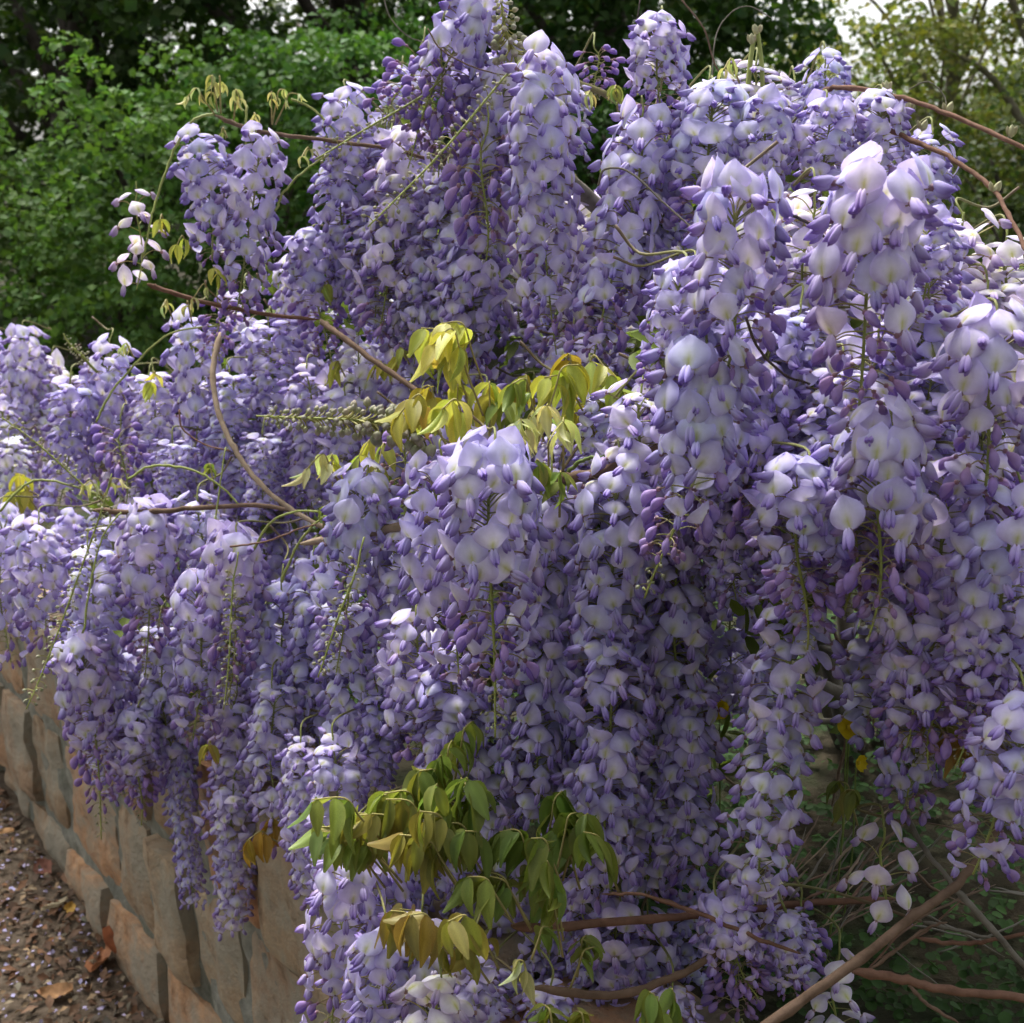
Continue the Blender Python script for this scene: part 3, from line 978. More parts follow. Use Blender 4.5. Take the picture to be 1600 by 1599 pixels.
tops = {'mound': [], 'drape': [], 'far': []}
NFL = {'mound': 0, 'drape': 0, 'far': 0}
rr = random.Random(77)
for r in RAC + fill:
    tx, ty, bx_, by_, D, stg, ws, vk, single = r
    P0 = at(tx, ty, D)
    dz = abs(by_ - ty) / FPX * D / .95
    lean = (bx_ - tx) / FPX * D
    L = math.hypot(dz, lean)
    cand = PROTO[stg]
    L0, mst, mfl = min(cand, key=lambda c: abs(c[0] - L / ws) + rr.uniform(0, .05))
    az = rr.uniform(0, 2 * math.pi)
    zs = L / L0
    xs = ws * (1.0 if .7 < zs < 1.5 else min(1.15, max(.75, zs ** .5)))
    ang = math.atan2(lean, dz)
    pv_ = rr.gauss(0, .05)
    pale = np.array([1.0 + pv_ + rr.gauss(0, .02), 1.0 + pv_, 1 + pv_ * .3])
    base = trans(P0) @ rotm((0, 1, 0), -ang) @ rotm((1, 0, 0), rr.gauss(0, .05)) @ rotm((0, 0, 1), az)
    if single:
        st, fl = raceme(stg, L, int(tx * 7 + ty))
        S = np.diag([ws, ws, 1, 1])
        o = link('flower_cluster', st.mesh('flower_cluster', M_stem), VINE[vk], base)
        rest = G()
        view = unit(CP - P0)
        for k, vi, M, t in fl:
            Mw = base @ S @ M
            # strip the non-uniform scale so that flowers keep their shape
            Rm = Mw[:3, :3] / np.linalg.norm(Mw[:3, :3], axis=0)
            u_ = Rm[:, 0]
            sc_ = np.linalg.norm(M[:3, 0]) * (ws ** .8)
            v_ = unit(Rm[:, 2] - u_ * (Rm[:, 2] @ u_))
            w_ = np.cross(v_, u_)
            M2 = np.eye(4)
            M2[:3, 0], M2[:3, 1], M2[:3, 2], M2[:3, 3] = u_ * sc_, w_ * sc_, v_ * sc_, Mw[:3, 3]
            if u_ @ view > .25 and k != 'tiny' and NFL[vk] < 300:
                link('flower', FLM[k][vi], o, M2, color=t * pale)
                NFL[vk] += 1
            else:
                rest.merge(FL[k][vi], np.linalg.inv(base) @ M2, t)
        if rest.n:
            link('flower_mass', rest.mesh('flower_mass', [M_petal, M_stem]), o, base, kind='stuff', color=pale)
    else:
        M = base @ np.diag([xs, xs, zs, 1])
        o = link('flower_cluster', mst, VINE[vk], M)
        link('flower_mass', mfl, o, M, kind='stuff', color=pale)
    if not (tx < 450 and ty < 330):
        tops[vk].append((base @ np.array([0, 0, .03 * (1 if single else zs), 1]))[:3])

# ------------------------------------------------------------------ branches, shoots, tendrils
BROWN, TAN, RED, GREY = (.145, .095, .065), (.29, .22, .155), (.165, .09, .06), (.15, .135, .11)
BR = [  # px polyline, distance(s), radius m, colour, vine, name
    ([(500, 500), (525, 520), (600, 575), (680, 632), (740, 690)], (1.62, 1.45), .0042, BROWN, 'mound', 'branch'),
    ([(345, 520), (333, 575), (340, 640), (365, 700), (410, 760), (470, 805), (520, 830)], (1.74, 1.56), .0042, TAN, 'drape', 'branch'),
    ([(140, 797), (220, 800), (300, 795), (400, 790), (470, 800)], (1.72, 1.66), .0040, BROWN, 'drape', 'branch'),
    ([(230, 445), (260, 455), (330, 475), (420, 492), (500, 500)], (1.68, 1.7), .0034, RED, 'drape', 'branch'),
    ([(470, 850), (620, 825), (700, 795), (760, 775), (860, 750)], (1.46, 1.26), .0062, TAN, 'drape', 'branch'),
    ([(860, 752), (885, 747), (950, 735), (1050, 690), (1120, 640)], (1.2, 1.15), .0058, BROWN, 'mound', 'branch'),
    ([(1280, 150), (1310, 137), (1400, 150), (1480, 178), (1560, 212), (1660, 262)], (1.4, 1.16), .0030, RED, 'mound', 'branch'),
    ([(1370, 200), (1410, 212), (1480, 245), (1545, 290), (1580, 345), (1620, 420)], (1.34, 1.12), .0028, RED, 'mound', 'branch'),
    ([(335, 180), (400, 205), (500, 218), (620, 235), (700, 260)], (1.66, 1.6), .0032, BROWN, 'mound', 'branch'),
    ([(760, 65), (810, 85), (860, 110), (930, 140), (1000, 168), (1080, 190), (1180, 230)], (1.5, 1.44), .0042, [(.26, .28, .1), BROWN], 'mound', 'branch'),
    ([(800, 1447), (850, 1449), (1000, 1437), (1100, 1430), (1250, 1412), (1400, 1405)], (1.16, 1.3), .0046, RED, 'drape', 'branch'),
    ([(830, 1542), (950, 1556), (1050, 1528), (1110, 1496), (1200, 1440)], (1.2, 1.2), .0044, BROWN, 'drape', 'branch'),
    ([(1150, 1640), (1200, 1600), (1330, 1510), (1430, 1430), (1500, 1378), (1550, 1310), (1600, 1200)], (1.02, 1.12), .0048, BROWN, 'mound', 'branch'),
    ([(1330, 1518), (1400, 1528), (1470, 1545), (1600, 1560), (1720, 1575)], (1.10, 1.06), .0044, RED, 'mound', 'branch'),
    ([(1490, 1385), (1530, 1430), (1600, 1508), (1680, 1590)], (1.16, 1.12), .0034, GREY, 'mound', 'branch'),
    ([(1415, 1265), (1440, 1320), (1475, 1365), (1500, 1400)], (1.22, 1.16), .0028, GREY, 'mound', 'branch'),
    ([(1010, 1400), (1100, 1430), (1180, 1465), (1250, 1490)], (1.2, 1.16), .0024, RED, 'mound', 'branch'),
    ([(940, 1398), (1010, 1400), (1090, 1430)], (1.14, 1.18), .0016, RED, 'drape', 'branch'),
    ([(1430, 1465), (1500, 1475), (1560, 1468), (1640, 1450)], (1.18, 1.14), .0024, RED, 'mound', 'branch'),
    ([(1360, 1515), (1400, 1485), (1440, 1455), (1480, 1440)], (1.16, 1.18), .0018, BROWN, 'mound', 'branch'),
    ([(1440, 1440), (1500, 1455), (1560, 1470)], (1.2, 1.2), .0022, GREY, 'mound', 'branch'),
    ([(1420, 1540), (1450, 1570), (1500, 1600)], (1.15, 1.1), .002, BROWN, 'mound', 'branch'),
    # grey old wood in the gap, and the stocks
    ([(1260, 1060), (1310, 1085), (1370, 1100), (1450, 1080), (1560, 1040)], (1.62, 1.7), .012, GREY, 'mound', 'old_stem'),
    ([(1280, 1010), (1340, 1030), (1420, 1010), (1500, 960)], (1.7, 1.75), .006, GREY, 'mound', 'old_stem'),
    ([(1270, 1130), (1330, 1120), (1400, 1090)], (1.5, 1.6), .004, GREY, 'mound', 'old_stem'),
    ([(1300, 980), (1330, 1060), (1320, 1160), (1300, 1260)], (1.68, 1.7), .003, BROWN, 'mound', 'old_stem'),
    # green shoots
    ([(335, 178), (300, 190), (272, 235), (245, 310), (235, 345), (225, 400)], (1.66, 1.62), .0019, STEMG, 'mound', 'shoot'),
    ([(430, 330), (445, 300), (475, 268), (515, 240)], (1.64, 1.66), .0018, STEMG, 'mound', 'shoot'),
    ([(455, 155), (485, 168), (510, 190), (530, 215)], (1.66, 1.66), .0018, STEMG, 'mound', 'shoot'),
    ([(385, 165), (384, 200), (384, 250)], (1.65, 1.64), .0018, STEMG, 'mound', 'shoot'),
    ([(150, 660), (170, 620), (210, 570), (265, 522), (340, 508)], (1.78, 1.8), .0019, STEMG, 'drape', 'shoot'),
    ([(0, 800), (25, 770), (60, 750), (110, 758), (160, 775)], (1.7, 1.7), .0019, STEMG, 'drape', 'shoot'),
    ([(200, 750), (240, 728), (300, 735), (345, 760), (372, 788)], (1.68, 1.68), .0019, STEMG, 'drape', 'shoot'),
    ([(130, 990), (142, 910), (160, 840), (190, 800)], (1.68, 1.7), .0016, STEMG, 'drape', 'shoot'),
    ([(440, 910), (460, 860), (490, 820), (520, 800)], (1.55, 1.5), .0019, STEMG, 'drape', 'shoot'),
    ([(390, 870), (420, 820), (460, 800), (500, 800)], (1.58, 1.52), .0019, STEMG, 'drape', 'shoot'),
    ([(325, 900), (340, 790), (352, 700)], (1.66, 1.7), .0016, STEMG, 'drape', 'shoot'),
    ([(880, 760), (890, 735), (915, 718), (950, 714)], (1.2, 1.18), .0024, (.12, .17, .04), 'mound', 'shoot'),
    ([(360, 855), (420, 845), (470, 825), (495, 820)], (1.52, 1.5), .0014, RED, 'drape', 'shoot'),
    # tendrils
    ([(1065, 0), (1100, 45), (1115, 95), (1135, 130), (1165, 165)], (1.42, 1.42), .0011, BROWN, 'mound', 'tendril'),
    ([(1112, 140), (1118, 60), (1140, 22), (1170, 10), (1205, 28)], (1.44, 1.46), .0009, GREY, 'mound', 'tendril'),
    ([(598, -10), (610, 28), (640, 58), (680, 70)], (1.5, 1.5), .0009, GREY, 'mound', 'tendril'),
    ([(690, 40), (697, 14), (715, 3), (738, 8)], (1.5, 1.5), .0009, STEMG, 'mound', 'tendril'),
    ([(668, 45), (690, 78), (740, 105), (800, 120), (860, 125)], (1.44, 1.42), .0010, BROWN, 'mound', 'tendril'),
    ([(935, 290), (945, 265), (985, 270), (1040, 320), (1090, 365)], (1.26, 1.22), .0013, GREY, 'mound', 'tendril'),
    ([(1412, 335), (1415, 280), (1425, 245), (1437, 236)], (1.06, 1.08), .0012, (.05, .04, .04), 'mound', 'tendril'),
    ([(1235, 335), (1265, 350), (1290, 372), (1320, 400)], (1.02, 1.02), .0014, (.06, .05, .05), 'mound', 'tendril'),
    ([(1165, 495), (1185, 545), (1225, 585), (1265, 600)], (.94, .98), .0013, (.07, .05, .05), 'mound', 'tendril'),
    ([(1000, 70), (995, 40), (1000, 0)], (1.36, 1.36), .0010, (.07, .05, .05), 'mound', 'tendril'),
    ([(1420, 140), (1450, 128), (1475, 150), (1478, 175)], (1.3, 1.28), .0008, GREY, 'mound', 'tendril'),
    ([(280, 640), (285, 670), (320, 695), (360, 705)], (1.72, 1.7), .0014, RED, 'drape', 'tendril'),
]
NODES = {'mound': [], 'drape': [], 'far': []}
rb = np.random.default_rng(3)


def branch_obj(P, r, c, vk, name, seg=7):
    g = G()
    n = len(P)
    P = P + rb.normal(0, .0005, P.shape) * (1 if name != 'tendril' else .3)
    rad = np.linspace(r, r * .72, n) * (1 + .035 * rb.normal(size=n))
    if name in ('branch', 'old_stem', 'dead_twig'):
        rad[0] *= .3
        rad[1] *= .75
        rad[-1] *= .3
        rad[-2] *= .75
    # leaf nodes: slight swellings
    if name == 'branch':
        for k in range(3, n - 2, 6):
            rad[k] *= 1.16
    tube(g, P, rad, seg, np.asarray(c), 0)
    return link(name, g.mesh(name, M_bark if name in ('branch', 'old_stem', 'tendril') else M_stem), VINE[vk], Matrix())


for poly, Ds, r, c, vk, name in BR:
    n = len(poly)
    P = spline([at(x, y, Ds[0] + (Ds[1] - Ds[0]) * i / (n - 1)) for i, (x, y) in enumerate(poly)], 7)
    branch_obj(P, r, c, vk, name)
    if name == 'branch' and c is not RED:
        NODES[vk].extend(list(P[::3]))


def bedz_xy(x, y):
    p = np.array([x, y, 0])
    s, d = WD @ (p - W0), WN @ (p - W0)
    return bed_z(s, max(d, .15))


# stocks: the old trunks rising from the bed into the mass, mostly hidden
for vk, b, aims in (('mound', (.55, 1.75), [(.50, 1.45, 1.40), (.20, 1.35, 1.25), (.05, 1.62, 1.55), (.75, 1.25, 1.20), (-.15, 1.75, 1.60), (.35, 1.62, 1.62)]),
                    ('drape', (-.45, 2.05), [(-.33, 1.85, 1.02), (-.72, 2.1, .95), (-.06, 1.48, .9), (-.86, 2.35, .98), (-.52, 2.02, 1.12)]),
                    ('far', (-1.55, 3.05), [(-1.25, 2.85, .92), (-1.6, 2.9, .9)])):
    bz = bedz_xy(*b)
    for a in aims:
        p0 = np.array([b[0] + rb.normal(0, .03), b[1] + rb.normal(0, .03), bz - .05])
        a = np.array(a)
        P = spline([p0, p0 * .65 + a * .35 + [0, .04, .12], p0 * .3 + a * .7 + [0, .03, .12], a], 7)
        branch_obj(P, .014, GREY, vk, 'old_stem', 8)
        NODES[vk].extend(list(P[6:]))
# twigs carry every cluster: from its stalk back to the nearest wood
for vk in tops:
    g = G()
    ND = np.array(NODES[vk])
    for p in tops[vk]:
        dd = np.linalg.norm(ND - p, axis=1) + np.where(ND[:, 1] < p[1] - .01, .5, 0) + np.where(ND[:, 2] > p[2] + .03, .3, 0)
        q = ND[np.argmin(dd)]
        if dd.min() > .16:
            q = p + [rb.normal(0, .04), .12, rb.uniform(-.02, .04)]
        mid = (p + q) / 2 + [rb.normal(0, .01), .05, -.01]
        tube(g, spline([p - [0, 0, .004], p + [0, .022, .012], mid, q], 5), [.0011, .0017], 5, [STEMG * .8, np.array(BROWN)], 0)
    link('twig', g.mesh('twig', M_stem), VINE[vk], kind='stuff')

# bare flower stalks and bud spikes: (start, end) in the photo
def spike(px0, px1, D, stg, vk, zs=1.0, curve=0.0):
    P0, P1 = at(*px0, D), at(*px1, D - .02)
    v = P1 - P0
    L = np.linalg.norm(v)
    st, fl = raceme(stg, L, int(px0[0] + px1[1]))
    z = -v / L
    x = unit(np.cross(z, [.3, 1, .2]))
    y = np.cross(z, x)
    M = np.eye(4)
    M[:3, 0], M[:3, 1], M[:3, 2], M[:3, 3] = x, y, z, P0
    o = link('flower_stalk', st.mesh('flower_stalk', M_stem), VINE[vk], M)
    g = G()
    for k, vi, Mx, t in fl:
        Mx = Mx.copy()
        Mx[:3, :3] *= zs
        g.merge(FL[k][vi], Mx, t)
    link('bud_mass', g.mesh('bud_mass', [M_petal, M_stem]), o, M, kind='stuff')


for a in (((650, 672), (400, 632), 1.42, 'b', 'drape', 2.0), ((802, 80), (772, -20), 1.46, 'b', 'mound', 1.7), ((790, 122), (580, 362), 1.40, 't', 'mound', 1.0),
          ((670, 140), (500, 265), 1.5, 't', 'mound', 1.0), ((165, 775), (70, 1110), 1.60, 't', 'drape', 1.0), ((368, 900), (345, 1110), 1.54, 't', 'drape', 1.0),
          ((558, 880), (508, 1062), 1.36, 't', 'drape', 1.0), ((140, 765), (10, 650), 1.7, 't', 'drape', 1.1), ((130, 560), (95, 525), 1.9, 'b', 'drape', .8),
          ):
    spike(*a)

# winter buds on the arching shoots
for px, py, D, vk in ((1385, 135, 1.33, 'mound'), (1480, 168, 1.28, 'mound'), (1580, 205, 1.22, 'mound'), (1553, 292, 1.2, 'mound'), (1420, 165, 1.33, 'mound'), (1175, 60, 1.43, 'mound'), (1183, 45, 1.43, 'mound'), (1440, 195, 1.33, 'mound')):
    g = G()
    ellipsoid(g, (0, 0, -.002), (rr.uniform(-.4, .4), -.3, 1), (0, 1, 0), .014, .004, .004, (.34, .33, .16), (.42, .42, .25), 7, 6)
    for a in range(4):
        an = a * 1.57 + .4
        ellipsoid(g, (.002 * math.cos(an), .002 * math.sin(an), 0), (.45 * math.cos(an), .45 * math.sin(an), 1), (0, 1, .1), .011, .0028, .0012, (.30, .27, .12), (.45, .42, .26), 5, 4)
    link('bud', g.mesh('bud', M_stem), VINE[vk], trans(at(px, py + 8, D)))
g = G()
tube(g, spline([at(1178, 60, 1.43), at(1172, 100, 1.43), at(1168, 150, 1.43)], 4), [.0028, .0034], 6, STEMG)
link('shoot', g.mesh('shoot', M_stem), VINE['mound'])
g = G()
tube(g, spline([at(1184, 50, 1.43), at(1190, 100, 1.43), at(1192, 150, 1.43)], 4), [.0026, .0032], 6, STEMG)
link('shoot', g.mesh('shoot', M_stem), VINE['mound'])

# ------------------------------------------------------------------ compound leaves
def leaflet_mesh(fold, curl, seed):
    g = G()
    us = (-1, -.5, 0, .5, 1)
    vs = np.linspace(0, 1, 8)
    V, C = [], []
    x = z = 0.0
    pv = 0
    rs = random.Random(seed)
    wob = rs.uniform(-.1, .1)
    for v in vs:
        t = curl * v
        x += math.cos(t) * (v - pv)
        z -= math.sin(t) * (v - pv)
        pv = v
        wv = .235 * math.sin(math.pi * min(.97, v ** .75)) ** .8 * (1 - .25 * v) + .004
        for u in us:
            a = abs(u)
            lat = u * wv * math.cos(fold)
            hgt = a * wv * math.sin(fold) + .012 * math.sin(9 * v + 2 * u) * a
            V.append((x + math.sin(t) * hgt, lat + wob * v * v * .3, z + math.cos(t) * hgt))
            C.append(np.array([1, 1, 1]) * ((1.28 if u == 0 else 1.0) + .10 * math.sin(v * 44) * (a > .2)) * (np.array([1.12, 1.04, 1.1]) if a > .9 else 1))
    n = len(us)
    F = [(j * n + i, j * n + i + 1, (j + 1) * n + i + 1, (j + 1) * n + i) for j in range(len(vs) - 1) for i in range(n - 1)]
    g.add(V, F, C)
    return g


LFG = [leaflet_mesh(R(18), .5, 1), leaflet_mesh(R(34), .9, 2), leaflet_mesh(R(52), .7, 3), leaflet_mesh(R(66), 1.0, 4), leaflet_mesh(R(10), .3, 5)]
LFM = [g_.mesh('leaflet', M_leaf) for g_ in LFG]
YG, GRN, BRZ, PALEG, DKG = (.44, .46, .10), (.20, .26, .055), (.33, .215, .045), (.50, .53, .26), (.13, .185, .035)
rl = random.Random(9)


def compound(bx, by, tx, ty, rise, D, npair, ll, tint, vk, fold=None, joined=False):
    """Stalk from (bx,by) arching over to (tx,ty); leaflets hang from its outer half."""
    P0 = at(bx, by, D)
    P1 = at(tx, ty, D + rl.uniform(-.06, .02))
    pk = (P0 * .42 + P1 * .58) + np.array([0, 0, rise / FPX * D])
    P = spline([P0, P0 * .62 + P1 * .38 * 1 + np.array([0, 0, rise / FPX * D * .62]), pk, P1], 6)
    g = G()
    tube(g, P, [.0013, .0007], 5, [np.array([.24, .2, .08]), np.array([.34, .3, .1])])
    o = link('leaf', g.mesh('leaf', M_stem), VINE[vk], Matrix())
    n = len(P)
    gj = G()
    axis = P1 - P0
    axis[2] = 0
    axis = unit(axis + [1e-4, 0, 0])
    side = np.cross(axis, [0, 0, 1])
    for i in range(npair * 2 + 1):
        f = 1.0 if i == npair * 2 else .45 + .5 * (i // 2) / max(1, npair - 1)
        k = min(n - 1, int(f * (n - 1)))
        p = P[k]
        sg = 0 if i == npair * 2 else (1 if i % 2 else -1)
        d = unit(side * sg * rl.uniform(.2, 1.0) + axis * rl.uniform(-.1, .6) + np.array([0, 0, -rl.uniform(.3, 1.1)]))
        y = unit(np.cross([0, 0, 1], d) + rl.uniform(-.5, .5) * np.cross(d, unit(np.cross([0, 0, 1], d))))
        y = unit(y - d * (y @ d))
        z = np.cross(d, y)
        if z @ (side * (sg or 1)) < 0:
            y, z = -y, -z
        s_ = ll * rl.uniform(.8, 1.15) * (1 - .25 * abs(f - .7))
        M = np.eye(4)
        M[:3, 0], M[:3, 1], M[:3, 2], M[:3, 3] = d * s_, y * s_, z * s_, p
        fi = rl.choice(fold or [0, 0, 1, 1, 2, 4])
        tv = rl.uniform(.85, 1.15)
        t = np.asarray(tint) * tv * [1 + rl.gauss(0, .1), 1, 1 + rl.gauss(0, .1)]
        if joined:
            gj.merge(LFG[fi], M, t)
        else:
            link('leaflet', LFM[fi], o, M, color=t)
    if joined:
        link('leaflet_mass', gj.mesh('leaflet_mass', M_leaf), o, kind='stuff')


LEAVES = [
    (755, 650, 672, 545, 75, 1.26, 4, .042, YG, 'mound'), (770, 640, 690, 505, 55, 1.30, 4, .05, YG, 'mound'), (700, 700, 622, 650, 55, 1.2, 4, .040, (.34, .30, .05), 'drape'),
    (745, 720, 690, 640, 50, 1.2, 4, .036, YG, 'drape'), (765, 690, 765, 600, 40, 1.26, 3, .045, YG, 'mound'), (850, 690, 800, 600, 45, 1.24, 3, .034, GRN, 'mound'),
    (840, 690, 905, 570, 45, 1.22, 4, .044, (.30, .33, .05), 'mound'), (930, 680, 850, 590, 40, 1.25, 3, .04, YG, 'mound'), (925, 660, 975, 610, 45, 1.24, 3, .042, (.27, .31, .05), 'mound'),
    (880, 740, 880, 660, 40, 1.2, 3, .034, PALEG, 'mound'), (830, 780, 845, 725, 30, 1.12, 3, .032, GRN, 'drape'), (800, 740, 815, 655, 30, 1.2, 3, .03, PALEG, 'drape'),
    (760, 780, 760, 700, 40, 1.2, 2, .034, YG, 'drape'), (905, 600, 945, 575, 30, 1.28, 2, .036, YG, 'mound'), (900, 610, 880, 580, 40, 1.3, 3, .036, (.33, .26, .04), 'mound'),
    (545, 780, 478, 735, 45, 1.44, 3, .034, PALEG, 'drape'), (520, 790, 520, 720, 40, 1.46, 3, .034, YG, 'drape'), (600, 700, 560, 715, 20, 1.5, 3, .032, YG, 'drape'), (610, 690, 590, 735, 20, 1.48, 2, .034, YG, 'drape'),
    # lower group: shade partly put into the darker leaf tints
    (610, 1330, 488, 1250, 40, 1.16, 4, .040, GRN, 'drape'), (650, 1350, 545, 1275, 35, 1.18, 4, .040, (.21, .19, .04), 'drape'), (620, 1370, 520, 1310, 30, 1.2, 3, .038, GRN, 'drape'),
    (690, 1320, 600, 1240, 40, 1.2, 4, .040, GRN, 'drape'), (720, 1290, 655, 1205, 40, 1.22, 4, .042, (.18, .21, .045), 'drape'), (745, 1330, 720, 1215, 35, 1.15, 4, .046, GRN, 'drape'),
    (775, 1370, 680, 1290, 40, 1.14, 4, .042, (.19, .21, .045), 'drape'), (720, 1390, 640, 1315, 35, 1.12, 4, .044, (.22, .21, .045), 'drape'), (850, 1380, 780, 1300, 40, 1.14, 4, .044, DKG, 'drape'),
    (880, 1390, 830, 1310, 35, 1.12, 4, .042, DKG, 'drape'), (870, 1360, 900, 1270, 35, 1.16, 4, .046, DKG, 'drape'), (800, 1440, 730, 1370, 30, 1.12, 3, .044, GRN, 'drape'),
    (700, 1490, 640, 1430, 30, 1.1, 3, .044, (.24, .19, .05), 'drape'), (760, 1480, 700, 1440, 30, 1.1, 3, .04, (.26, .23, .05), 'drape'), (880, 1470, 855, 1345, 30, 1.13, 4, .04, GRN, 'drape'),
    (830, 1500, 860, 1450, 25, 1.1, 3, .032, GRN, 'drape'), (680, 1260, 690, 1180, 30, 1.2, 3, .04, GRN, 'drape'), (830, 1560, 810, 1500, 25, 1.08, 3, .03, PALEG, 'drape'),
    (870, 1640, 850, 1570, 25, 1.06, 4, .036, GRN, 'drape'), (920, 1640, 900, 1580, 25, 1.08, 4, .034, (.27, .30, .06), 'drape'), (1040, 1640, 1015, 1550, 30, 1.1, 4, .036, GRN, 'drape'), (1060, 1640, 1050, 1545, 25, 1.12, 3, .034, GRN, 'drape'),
    (440, 1320, 385, 1315, 20, 1.6, 3, .042, (.36, .24, .04), 'drape'), (430, 1290, 425, 1290, 15, 1.62, 2, .034, (.36, .25, .04), 'drape'), (335, 1190, 325, 1165, 20, 1.6, 2, .034, (.28, .26, .05), 'drape'),
    (1300, 1290, 1335, 1235, 25, 1.3, 3, .034, (.22, .24, .06), 'mound'), (1340, 1290, 1310, 1220, 25, 1.3, 2, .036, (.2, .24, .06), 'mound'), (1490, 1190, 1460, 1120, 30, 1.14, 4, .04, (.28, .25, .05), 'mound'),
    (1500, 1200, 1510, 1160, 20, 1.14, 3, .038, (.32, .2, .05), 'mound'), (1215, 1260, 1230, 1210, 20, 1.24, 2, .03, (.25, .26, .05), 'mound'),
    # pale new leaves on the shoots
    (335, 178, 290, 155, 25, 1.66, 3, .017, PALEG, 'mound'), (340, 175, 330, 150, 40, 1.66, 3, .022, (.36, .36, .14), 'mound'), (345, 178, 345, 130, 30, 1.66, 2, .022, PALEG, 'mound'),
    (365, 190, 375, 158, 30, 1.66, 3, .020, PALEG, 'mound'), (425, 195, 425, 145, 20, 1.66, 2, .015, PALEG, 'mound'), (425, 195, 445, 140, 20, 1.66, 2, .015, PALEG, 'mound'), (430, 195, 470, 148, 20, 1.66, 2, .015, PALEG, 'mound'),
    (395, 210, 400, 180, 15, 1.66, 2, .014, PALEG, 'mound'), (355, 215, 345, 210, 12, 1.66, 2, .014, (.3, .34, .12), 'mound'), (495, 245, 470, 248, 15, 1.66, 2, .016, PALEG, 'mound'), (260, 370, 250, 345, 20, 1.64, 2, .026, YG, 'mound'),
    (300, 390, 275, 385, 18, 1.66, 2, .026, YG, 'mound'), (345, 470, 300, 470, 25, 1.68, 2, .018, PALEG, 'mound'), (330, 425, 340, 430, 10, 1.66, 2, .024, YG, 'mound'), (270, 500, 255, 480, 20, 1.76, 3, .017, PALEG, 'drape'), (300, 505, 290, 480, 20, 1.76, 2, .02, (.34, .34, .12), 'drape'),
    (925, 170, 918, 150, 15, 1.42, 3, .018, PALEG, 'mound'), (965, 175, 960, 140, 20, 1.42, 4, .020, (.30, .34, .10), 'mound'), (1155, 130, 1130, 110, 25, 1.44, 3, .02, PALEG, 'mound'), (1340, 335, 1325, 320, 20, 1.02, 3, .017, PALEG, 'mound'), (1210, 350, 1205, 330, 10, 1.0, 2, .013, PALEG, 'mound'),
    (160, 775, 130, 760, 15, 1.68, 2, .020, PALEG, 'drape'), (160, 780, 190, 750, 15, 1.68, 2, .02, PALEG, 'drape'), (335, 760, 325, 725, 15, 1.68, 3, .018, GRN, 'drape'), (505, 825, 510, 800, 20, 1.48, 3, .018, GRN, 'drape'),
    (210, 560, 190, 545, 15, 1.8, 3, .018, PALEG, 'drape'), (60, 800, 20, 770, 25, 2.1, 3, .05, (.34, .34, .06), 'far'), (40, 830, 30, 740, 20, 2.2, 3, .05, (.34, .34, .06), 'far'), (250, 590, 235, 600, 15, 1.85, 2, .03, YG, 'drape'),
    (640, 570, 620, 560, 20, 1.62, 3, .034, YG, 'drape'), (540, 590, 520, 580, 20, 1.7, 3, .030, YG, 'drape'), (520, 460, 505, 450, 15, 1.72, 2, .03, YG, 'drape'), (580, 590, 600, 570, 15, 1.66, 3, .03, YG, 'drape'),
]
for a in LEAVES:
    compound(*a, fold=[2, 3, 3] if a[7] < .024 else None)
for a in LEAVES[:15] + LEAVES[19:36] + LEAVES[19:36]:
    dx, dy = rl.gauss(0, 34), rl.gauss(0, 26)
    a = list(a)
    a[0] += dx + rl.gauss(0, 10)
    a[1] += dy + 15
    a[2] += dx
    a[3] += dy
    a[5] += rl.uniform(.0, .08)
    a[7] *= rl.uniform(.75, 1.05)
    compound(*a, joined=True)
# inner foliage, half hidden among the clusters
g = {'mound': G(), 'drape': G(), 'far': G()}
for i in range(420):
    x, y = rf.uniform(-100, 1700), rf.uniform(150, 1350)
    if not inside(x, y) or not inside(x, y + 170) or not inside(x - 70, y + 60) or any(a < x < c and b < y < d for a, b, c, d in HOLES):
        continue
    D = depth_at(x, y) + rf.uniform(.12, .5)
    vk = 'far' if (x < 80 and y < 800) else ('drape' if (x < 900 and y > 640) or x < 500 else 'mound')
    P = at(x, y, D) + rng.normal(0, .02, (7, 3))
    leaf_cloud(g[vk], P, rng.normal(size=(7, 3)) + [0, -.3, .6], .04, (.15, .2, .045), .3, .12, asp=.42, rnd=True)
for vk in g:
    if g[vk].n:
        link('inner_foliage', g[vk].mesh('inner_foliage', M_green), VINE[vk], kind='stuff')

# ------------------------------------------------------------------ bed: ground cover, yellow flowers, dead twigs
g = G()
Ps, Ns = [], []
for i in range(9500):
    s, d = rng.uniform(-1.8, 1.2), .3 + 1.5 * rng.random() ** 1.2
    p = wpt(s, d, 0)
    z = bed_z(s, d)
    if fbm(p[0] + 3, p[1], 2.2, 2) < -.35:
        continue
    h = rng.uniform(.015, .075)
    c = np.array([p[0], p[1], z + h])
    a0 = rng.uniform(0, 6.28)
    for k in range(3):
        a = a0 + k * 2.094
        Ps.append(c + np.array([math.cos(a), math.sin(a), 0]) * .006)
        Ns.append(np.array([.35 * math.cos(a), .35 * math.sin(a), 1]) + rng.normal(0, .2, 3))
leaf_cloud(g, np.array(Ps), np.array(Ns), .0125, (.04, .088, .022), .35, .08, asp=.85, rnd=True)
link('clover', g.mesh('clover', M_green), kind='stuff', label='dark green clover covering the shaded bed under the wisteria', cat='clover')


